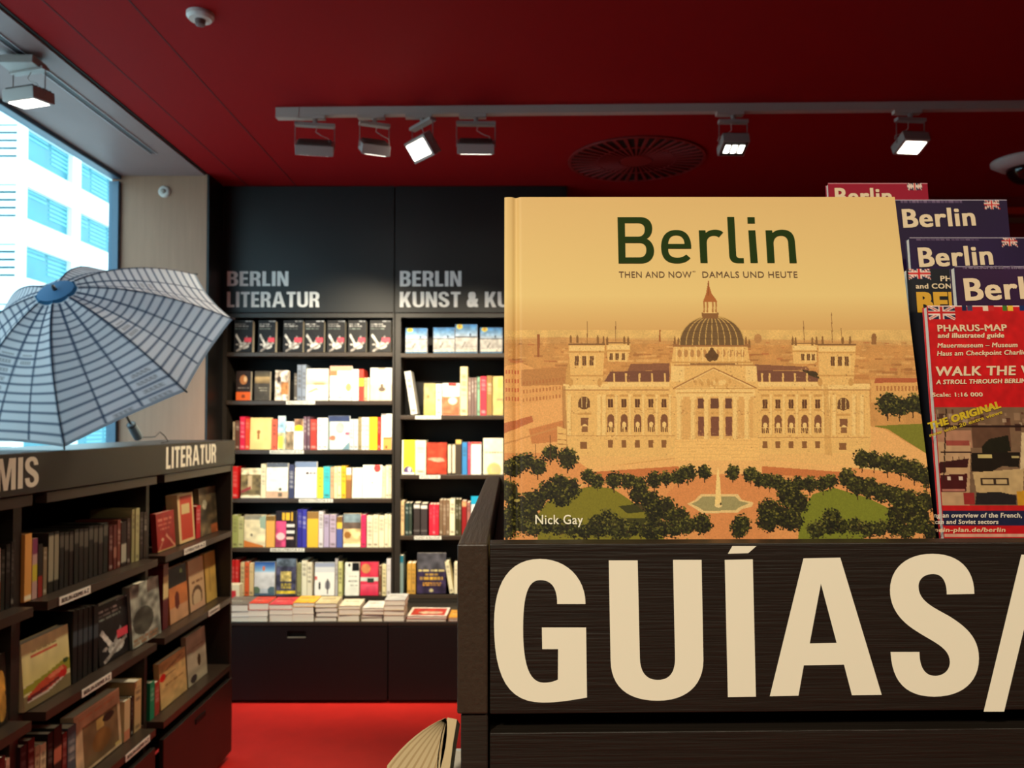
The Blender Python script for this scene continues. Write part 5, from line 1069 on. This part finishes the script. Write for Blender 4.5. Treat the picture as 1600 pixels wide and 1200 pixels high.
# fountain
P([(630, 1052), (655, 1040), (675, 1020), (800, 1020), (812, 1038), (852, 1048), (846, 1062), (812, 1070), (800, 1082), (680, 1084), (660, 1070)], (232, 196, 132)); P([(642, 1052), (662, 1044), (680, 1028), (792, 1028), (804, 1042), (838, 1050), (804, 1064), (792, 1074), (686, 1076), (668, 1064)], (160, 148, 100))
P([(722, 1060), (728, 960), (733, 926), (738, 960), (746, 1060)], (244, 208, 134)); El(735, 1058, 12, 7, (236, 204, 140)); El(742, 1052, 3, 5, (80, 70, 40))
def tree(cx, cy, r, dark=0, trunk=True):
    if trunk: Ln(cx, cy + r * .6, cx, cy + r * 1.45, max(2, r * .12), (70, 46, 24))
    P([(cx + r * rn.uniform(.72, .98) * math.cos(2 * math.pi * k / 14), cy + r * rn.uniform(.72, .98) * math.sin(2 * math.pi * k / 14)) for k in range(14)], (38 - dark, 36 - dark, 14), .95)
    for k in range(int(30 + r * 2.6)):
        a = rn.uniform(0, 6.283); d = r * math.sqrt(rn.random()) * 1.05; s = rn.uniform(1.6, 4.6)
        lit = rn.random() - .25 * d * math.sin(a) / r; c = (122, 114, 48) if lit > .93 else ((84, 82, 30) if lit > .72 else ((58, 58, 20) if lit > .4 else (24, 22, 10)))
        El(cx + d * math.cos(a), cy + d * math.sin(a), s, s * .9, tuple(max(0, v_ - dark) for v_ in c), .9, 7)
for (x, y, r) in ((172, 880, 28), (230, 898, 36), (130, 925, 32), (70, 915, 34), (40, 930, 34), (95, 905, 26), (30, 1010, 40), (300, 960, 26), (330, 975, 24), (385, 972, 30), (430, 975, 26), (470, 985, 26), (520, 970, 28), (560, 965, 24), (600, 960, 26), (632, 948, 30), (688, 945, 25), (782, 945, 25), (842, 955, 27), (870, 968, 24), (905, 975, 26), (935, 980, 26), (960, 995, 30),
                  (1000, 985, 26), (1040, 985, 28), (1085, 985, 26), (1110, 975, 24), (1165, 965, 34), (1215, 900, 32), (1255, 905, 30), (1300, 915, 34), (1345, 925, 34), (1390, 940, 36), (1430, 960, 36), (1200, 990, 34), (1240, 1000, 36), (1280, 1015, 34), (1325, 1025, 36), (1370, 1040, 36), (1420, 1050, 40), (1300, 715, 40), (1340, 725, 34), (1385, 715, 34), (1420, 720, 30)): tree(x, y, r, 0, y < 1000)
for (x, y, r) in ((200, 985, 34), (240, 1000, 36), (165, 1010, 36), (210, 1030, 34), (120, 1040, 40), (70, 1060, 46), (40, 1100, 44), (100, 1100, 44), (470, 1020, 36), (510, 1045, 38), (555, 1070, 44), (600, 1100, 40), (520, 1085, 34), (360, 1105, 36), (330, 1120, 34), (395, 1130, 40), (970, 1025, 40), (1000, 1050, 40), (905, 1075, 44), (950, 1095, 42), (900, 1110, 40), (985, 1110, 36), (680, 1120, 36), (812, 1120, 34), (1110, 1105, 38), (1340, 1090, 44), (1400, 1100, 46)): tree(x, y, r, 6, False)
for k in range(34):
    x = 30 + k * 43; y = 1135 + rn.uniform(-14, 12)
    if 640 < x < 720 or 730 < x < 790 or 840 < x < 1040: continue
    tree(x, y, rn.uniform(22, 34), rn.choice([0, 8]), False)
for k in range(500):
    x = rn.uniform(20, 1450); y = rn.uniform(1110, 1180)
    if 640 < x < 1040: continue
    El(x, y, rn.uniform(2, 5), rn.uniform(2, 4), rn.choice([(110, 112, 46), (36, 34, 18), (84, 80, 36), (60, 40, 26)]), .7, 6)
for (x, y, r) in ((60, 1040, 10), (395, 1000, 7)): El(x, y, r, r * .5, (190, 170, 90), .8)
Rr(170, 820, 173, 905, (80, 50, 30)); Rr(121, 850, 123, 900, (120, 76, 44))
g = RNG.random(I.a.shape[:2]); gb_ = (g + np.roll(g, 1, 0) + np.roll(g, 1, 1)) / 3 - .5
yb_ = (I.Y > .40).astype(float); I.a *= (1 + (gb_ * .16 * yb_)[..., None])
def hinge(X, Z):
    u = X
    return .0016 * np.exp(-((u - .0085) / .0022) ** 2) + .0006 * np.exp(-((u - .0) / .0012) ** 2)
sheet('cover_print', I, BW, BH - .002, bb, print_mat('satin_cover', .5, .0, .2), yoff=0.0, z0=.002, x0=0.0, disp=hinge)
SP = flat((232, 196, 120), .45)
MB().box(0.0, BW, .0018, .0040, 0, BH).box(0, BW, .0200, .0225, 0, BH).box(0, .0022, .0040, .0200, 0, BH).build('cover_boards', SP, bb, local=True)
MB().box(.0024, BW - .005, .0042, .0198, .004, BH - .004).build('page_block', PAGES, bb, local=True)
TGREEN = mat('title_green', (34, 54, 14), .6, .1); TBRN = mat('subtitle_brown', (96, 66, 26), .45); TWH = mat('author_white', (240, 232, 208), .45)
T3 = lambda x, y: (940 + x / 4.848, 320 + y / 4.848)
BER = [
 [[(120,95),(290,95),(350,95,382,130,382,180),(382,220,365,245,340,258),(375,275,396,310,396,350),(396,410,355,445,300,445),(128,445)], [(175,140),(275,140),(310,140,326,160,326,190),(326,225,305,243,275,243),(177,243)], [(178,290),(285,290),(320,290,338,310,338,345),(338,380,318,400,285,400),(180,400)]],
 [[(678,330),(678,240,640,192,563,192),(490,192,450,240,450,320),(450,405,490,445,570,445),(620,445,650,430,672,405),(640,378),(620,395,600,402,575,402),(525,402,503,380,503,333),(678,333)], [(503,298),(505,255,525,232,563,232),(605,232,625,258,627,298)]],
 [[(735,195),(785,195),(788,215),(805,198,830,190,860,190),(885,190,905,198,920,210),(887,248),(875,238,862,235,850,235),(815,235,795,255,795,290),(802,442),(748,442)]],
 [[(950,93),(1003,93),(1018,375),(1018,395,1028,405,1048,405),(1075,405),(1077,443),(1035,443),(990,443,968,420,966,385)]],
 [[(1110,195),(1163,195),(1182,442),(1127,442)]], [[(1103,95),(1158,95),(1160,143),(1105,143)]],
 [[(1240,195),(1290,195),(1293,215),(1310,198,1335,190,1365,190),(1430,190,1460,225,1463,285),(1477,443),(1423,443),(1412,290),(1410,255,1390,235,1357,235),(1320,235,1300,260,1301,295),(1310,442),(1255,442)]]]
for cs in BER: px_fill('title_letter', cs, T3, FP, TGREEN, bb)
px_text('subtitle', 'THEN AND NOW', FP, 967, 1080.5, 434, 424, TBRN, bb, .004)
px_text('subtitle', '®', FP, 1081.5, 1087, 425.5, 423.5, TBRN, bb, .0)
px_text('subtitle', 'DAMALS UND HEUTE', FP, 1097.5, 1246, 434, 424, TBRN, bb, .004)
px_text('author_name', 'Nick Gay', FP, 836.5, 911, 819, 804, TWH, bb, .012)

# ------------------------------------------------------------------ folded maps standing behind
def flag(I, x0, y0, x1, y1):
    w_, h_ = x1 - x0, y1 - y0; I.rect(x0, y0, x1, y1, (24, 30, 66))
    for (a, b_, c, d) in ((0, 0, 1, 1), (0, 1, 1, 0)): I.line(x0 + a * w_, y0 + b_ * h_, x0 + c * w_, y0 + d * h_, h_ * .22, (226, 206, 196)); I.line(x0 + a * w_, y0 + b_ * h_, x0 + c * w_, y0 + d * h_, h_ * .07, (190, 40, 40))
    I.rect(x0 + w_ * .40, y0, x0 + w_ * .60, y1, (226, 206, 196)); I.rect(x0, y0 + h_ * .34, x1, y0 + h_ * .66, (226, 206, 196))
    I.rect(x0 + w_ * .45, y0, x0 + w_ * .55, y1, (196, 34, 36)); I.rect(x0, y0 + h_ * .42, x1, y0 + h_ * .58, (196, 34, 36))
MAPB = ztop - .0182
def fmap(label, pxl, pxr, pyt, ytop, lean, rgb, paint, res=(150, 250), bot=MAPB, side=(214, 200, 180)):
    tl = U(pxl, pyt, y=ytop); trp = U(pxr, pyt, y=ytop); W = trp.x - tl.x
    up = Vector((0, math.sin(math.radians(lean)), math.cos(math.radians(lean)))); H = (tl.z - bot) / up.z
    O = tl - up * H; yv = up.cross(Vector((1, 0, 0)))
    M = Matrix(((1, yv.x, up.x, O.x), (0, yv.y, up.y, O.y), (0, yv.z, up.z, O.z), (0, 0, 0, 1)))
    r = bpy.data.objects.new('folded_map', None); C.objects.link(r); r.matrix_basis = M; tag(r, label, 'map', 'folded maps in the front display')
    I = Img(res[0], res[1], rgb); F = frame(O, (1, 0, 0), up)
    f_ = lambda px, py: (onplane(F, px, py)[0] / W, 1 - onplane(F, px, py)[1] / H)
    if paint: paint(I, f_)
    sheet('cover_print', I, W, H, r, GLOSSY, yoff=0, x0=0)
    MB().box(0, W, .0006, .0014, 0, H).box(0, W, .007, .0078, 0, H).build('cover', flat(rgb, .35), r, local=True)
    MB().box(.0008, W - .0008, .0015, .0069, 0.0005, H - .0006).build('folded_sheet', flat(side, .6), r, local=True)
    return r, F
CRMT = mat('map_lettering_cream', (226, 204, 170), .45); YELT = mat('map_lettering_yellow', (214, 160, 20), .45)
LINC = (150, 130, 150)
def pm_pink(I, f): I.rect(0, 0, 1, .006, (214, 150, 160)); a = f(1417, 286); b_ = f(1441, 297); flag(I, a[0], .002, b_[0], b_[1])  # pale strip along the top paints the glare on the fold
def pm_purple(fx):
    def p(I, f):
        I.noise(.12, 4); a, b_ = f(fx[0], fx[1]), f(fx[2], fx[3]); flag(I, a[0], a[1], b_[0], b_[1]); I.marks(.06, .6, f(0, fx[4])[1], .006, (120, 100, 130), 14)
        I.rect(0, 0, 1, .004, (190, 180, 200))  # painted glare along the top fold
    return p
r, F = fmap('folded pink map at the very back of the row, half hidden', 1294, 1449, 286, .82, 6.5, (150, 8, 44), pm_pink, bot=ztop - .0182)
px_text('lettering', 'Berlin', F, 1305, 1394, 319, 293, CRMT, r, .03, base=.73)
r, F = fmap('folded purple map with its whole title showing, the highest of the purple ones', 1397, 1573, 312, .735, 6.5, (36, 20, 56), pm_purple((1537, 313, 1562, 327, 315.5)), bot=ztop - .0182)
px_text('lettering', 'Berlin', F, 1411, 1524.5, 355.5, 326, CRMT, r, .03, base=.73, ybase1=352)
r, F = fmap('folded purple map between the highest one and the black map', 1421, 1603, 371, .70, 6.5, (38, 22, 60), pm_purple((1564, 370.5, 1590, 385, 375)))
px_text('lettering', 'Berlin', F, 1436, 1552, 417, 386, CRMT, r, .03, base=.73, ybase1=413)
def pm_black(I, f):
    a, b_ = f(1419, 420), f(1455, 436); flag(I, a[0], max(0, a[1]), b_[0], b_[1]); I.noise(.1, 4)
r, F = fmap('folded black map with yellow capitals tucked behind the picture book', 1417, 1600, 420, .672, 6.5, (30, 32, 40), pm_black)
px_text('lettering', 'PHARUS-MAP', F, 1469, 1560, 439.5, 431, CRMT, r, .03, base=.73)
px_text('lettering', 'and CONCISE GUIDE', F, 1430.5, 1560, 451, 443, CRMT, r, .03, base=.73)
px_text('lettering', 'BERLIN', F, 1433, 1580, 487, 456, YELT, r, .06, base=.73)
r, F = fmap('folded purple map right behind the red one, its title cut off', 1492, 1702, 416, .618, 6.5, (48, 24, 58), pm_purple((1660, 417, 1690, 433, 419)))
px_text('lettering', 'Berlin', F, 1508, 1646, 469.5, 434, CRMT, r, .03, base=.73, ybase1=465)
px_text('lettering', 'PUBLICPRESS - The Rings map', F, 1508, 1640, 420.5, 415.5, mat('map_small_type', (130, 116, 140), .5), r, .02, base=.73)
def pm_red(I, f):
    R_ = lambda x0, y0, x1, y1, c, al=1.0: I.rect(*f(x0, y0), *f(x1, y1), c, al)
    Q = lambda pts, c, al=1.0: I.poly([f(*p) for p in pts], c, al)
    flag(I, *f(1450.5, 479), *f(1493, 499)); I.rect(0, 0, 1, .005, (240, 210, 200))  # flag, then a pale top strip of painted glare
    for (x, c1, c2) in ((1503, (24, 32, 70), (60, 60, 90)), (1536, (226, 200, 180), (196, 40, 40)), (1566, (60, 110, 40), (226, 190, 60)), (1592, (20, 40, 90), (20, 40, 90))):
        R_(x, 478, x + 8, 486, c1); R_(x + 8, 478, x + 17, 486, c2)
    R_(1449, 636, 1800, 822, (120, 92, 70)); I.noise(.05, 30)
    for k in range(60):
        x = rn.uniform(1449, 1700); y = rn.uniform(638, 665); R_(x, y, x + rn.uniform(3, 14), y + rn.uniform(3, 12), rn.choice([(60, 34, 28), (150, 118, 92), (90, 56, 42), (176, 150, 122)]), .8)
    R_(1449, 664, 1800, 668, (44, 26, 22)); R_(1452, 672, 1520, 700, (170, 122, 96)); R_(1518, 668, 1580, 700, (96, 66, 50))
    Q([(1452, 690), (1517, 690), (1515, 790), (1470, 790)], (186, 148, 112)); R_(1478, 688, 1515, 696, (150, 70, 60)); R_(1470, 705, 1518, 708, (50, 30, 26))
    Q([(1468, 722), (1514, 716), (1512, 732), (1466, 740)], (60, 26, 26)); R_(1478, 731, 1512, 738, (190, 150, 110)); Q([(1470, 742), (1512, 740), (1510, 768), (1468, 768)], (72, 26, 26)); R_(1480, 744, 1486, 750, (206, 180, 160)); R_(1498, 744, 1505, 750, (206, 180, 160)); R_(1472, 764, 1508, 767, (176, 110, 96))
    for x in (1489, 1498, 1506): R_(x, 713, x + 2, 726, (60, 30, 26))
    Q([(1534, 698), (1545, 686), (1575, 680), (1580, 705), (1535, 712)], (34, 30, 20)); Q([(1518, 708), (1594, 706), (1592, 730), (1566, 728), (1548, 738), (1518, 736)], (34, 26, 20)); R_(1528, 710, 1550, 716, (190, 170, 110)); R_(1580, 712, 1592, 716, (170, 150, 100))
    Q([(1520, 738), (1600, 732), (1598, 772), (1540, 772), (1526, 768)], (190, 158, 112)); R_(1532, 747, 1577, 758, (60, 44, 34)); R_(1535, 749, 1553, 756, (186, 156, 112)); R_(1556, 749, 1574, 756, (186, 156, 112))
    Q([(1526, 770), (1560, 768), (1588, 774), (1588, 788), (1524, 788)], (40, 34, 34)); Q([(1588, 768), (1640, 760), (1640, 792), (1590, 790)], (196, 140, 40)); Q([(1596, 676), (1606, 676), (1604, 730), (1594, 734)], (206, 180, 140))
    Ln_ = lambda x0, y0, x1, y1, t, c: Q([(x0, y0), (x0 + t, y0), (x1 + t, y1), (x1, y1)], c)
    Ln_(1478, 638, 1474, 750, 2, (50, 34, 26)); R_(1505, 770, 1524, 788, (150, 46, 44))
    R_(1440, 789, 1800, 797, (190, 30, 32)); R_(1440, 797, 1800, 821, (34, 36, 64)); R_(1440, 821, 1800, 834, (190, 26, 30)); R_(1440, 834, 1800, 838, (206, 150, 130)); R_(1440, 838, 1800, 900, (180, 24, 28)); I.noise(.06, 60)
RT = .605
def fix_red():
    r, F = fmap('red folded walking map of the old wall, foremost of the maps', 1449, 1683, 477.5, RT, 6.5, (196, 24, 28), pm_red, (230, 340))
    tx = lambda body, x0, x1, yb, yt, m=CRMT, b=.028, sh=.0, yb1=None: px_text('lettering', body, F, x0, x1, yb, yt, m, r, b, sh, base=.73, ybase1=yb1)
    tx('PHARUS-MAP', 1464.5, 1573, 518, 507.5, b=.03, yb1=517); tx('and illustrated guide', 1464.5, 1568.5, 528, 520.5, b=.04, sh=.15, yb1=527.5)
    tx('Mauermuseum – Museum', 1464, 1589.5, 543.5, 536, sh=.2, yb1=542.5); tx('Haus am Checkpoint Charlie', 1463.5, 1603, 556, 548.5, sh=.2, yb1=554)
    tx('WALK THE WALL', 1462.5, 1662, 587.5, 572.5, b=.03, sh=.12, yb1=585); tx('A STROLL THROUGH BERLIN’S CENTRE', 1462, 1654, 600.5, 593.5, b=.04, sh=.2, yb1=597.5)
    tx('Scale: 1:16 000', 1456, 1535, 620, 613.5, b=.03, yb1=619.5)
    yel = mat('map_yellow_slant', (206, 176, 20), .45); yel2 = mat('map_yellow_slant_small', (190, 160, 30), .45)
    tx('THE ORIGINAL', 1452, 1564, 671.5, 660.5, yel, .06, .1, 636.5); tx('now with 20 extra views', 1452, 1566, 683, 677.5, yel2, .04, .1, 646)
    w2 = mat('map_white_small', (220, 206, 190), .5)
    tx('including an overview of the French,', 1428, 1596, 808.5, 801, w2, .03, .15); tx('American and Soviet sectors', 1432, 1559.5, 818.5, 811.5, w2, .03, .15); tx('www.mein-plan.de/berlin', 1420, 1570.5, 831, 824, mat('map_cream_small', (230, 190, 150), .5), .03, .15)
fix_red()
# stepped riser that carries the maps, and a rest behind the picture book
rs = empty('display_riser', (.05, .616, ztop - .0183), 'black block that the picture book leans on inside the display tray', 'riser')
cx0 = B0.x + .02
MB().add([(cx0, .602, ztop - .0183), (.22, .602, ztop - .0183), (.22, .630, ztop - .0183), (cx0, .630, ztop - .0183), (cx0, .6175, ztop + .12), (.22, .6175, ztop + .12), (.22, .630, ztop + .12), (cx0, .630, ztop + .12)],
         [(0, 1, 2, 3), (4, 7, 6, 5), (0, 4, 5, 1), (1, 5, 6, 2), (2, 6, 7, 3), (3, 7, 4, 0)]).build('block', BLACKIN, rs)

# ------------------------------------------------------------------ open paperback at the bottom edge
YO = .80
ob = empty('open_paperback', U(672, 1215, y=YO), 'open paperback with fanned cream pages beside the display post, lower edge of view', 'book')
PG = mat('fanned_page', (246, 222, 172), .8, noise=.08, nscale=20)
def leaf(pts_bot, pts_top, nm, m=PG, th=.0009, depth=.05):
    """a curved sheet: profile from the spine outwards, standing up; pixels give its outline"""
    n = len(pts_top); v = []
    for s in (0, 1):
        for (a, b_) in zip(pts_bot, pts_top):
            pa, pb = U(*a, y=YO + s * depth), U(*b_, y=YO)
            pb = Vector((pb.x, YO + s * depth, pb.z - s * depth * .47)); pa = Vector((U(*a, y=YO).x, YO + s * depth, U(*a, y=YO).z - s * depth * .47)); v += [pa, pb]
    f = []
    for i in range(n - 1): f.append((2 * i, 2 * i + 1, 2 * i + 3, 2 * i + 2)); f.append((2 * n + 2 * i, 2 * n + 2 * i + 2, 2 * n + 2 * i + 3, 2 * n + 2 * i + 1)); f.append((2 * i + 1, 2 * n + 2 * i + 1, 2 * n + 2 * i + 3, 2 * i + 3)); f.append((2 * i, 2 * i + 2, 2 * n + 2 * i + 2, 2 * n + 2 * i))
    f.append((0, 2 * n, 2 * n + 1, 1)); e = 2 * n - 2; f.append((e, e + 1, 2 * n + e + 1, 2 * n + e))
    return MB().add(v, f).build(nm, m, ob)
A_ = (696, 1121.5)
def bezp(p0, p1, p2, n=9): return [((1 - t) ** 2 * p0[0] + 2 * t * (1 - t) * p1[0] + t * t * p2[0], (1 - t) ** 2 * p0[1] + 2 * t * (1 - t) * p1[1] + t * t * p2[1]) for t in [i / (n - 1) for i in range(n)]]
nl = 22
for k in range(nl):
    t = k / (nl - 1.0)
    edge = lambda t: bezp((A_[0] + t * 2, A_[1] + t * 5), (646 + t * 52, 1142 + t * 22), (605 + t * 74, 1196 + t * 22)) + [(600 + t * 76, 1240), (612 + t * 60, 1320 + t * 20)]
    top = edge(t); low = [(x + .4, y + .4) for x, y in edge(t + .90 / (nl - 1.0))]
    leaf(low, top, 'page', mat('fanned_page_b', (220, 188, 136), .8, noise=.1, nscale=25) if k % 3 == 1 else PG)
leaf([(696, 1126), (690, 1145), (684, 1180), (674, 1360)], [(698, 1124), (692, 1143), (686, 1178), (676, 1360)], 'gap_shade_leaf', mat('painted_gap_shade', (60, 44, 30), .8))  # dark leaf stands in for the shade in the gap between pages
leaf([(714, 1124), (708, 1160), (703, 1200), (696, 1360)], [(699, 1121), (693, 1150), (688, 1190), (678, 1360)], 'page_block', PG)
zlo_ = U(605, 1368, y=YO).z
lo = MB().box(U(706, 1200, y=.935).x, xl0 - .0015, .933, .9395, zlo_, Zp(1172, .935)).build('book', PAGESF, None)
tag(lo, 'cream book edge beside the post, behind the open paperback', 'book')
tb = empty('display_table', (-.09, .83, 0), 'low dark table beside the display unit, holding the open paperback', 'table')
zt_ = U(605, 1368, y=YO).z - .024
box('tabletop', -.15, xl0 - .003, .72, .94, zt_ - .02, zt_ - .0005, OAK, tb, .001)
for (x, y) in ((-.145, .73), (xl0 - .03, .73), (-.145, .91), (xl0 - .03, .91)): box('leg', x, x + .022, y, y + .022, 0, zt_ - .02, OAK, tb)
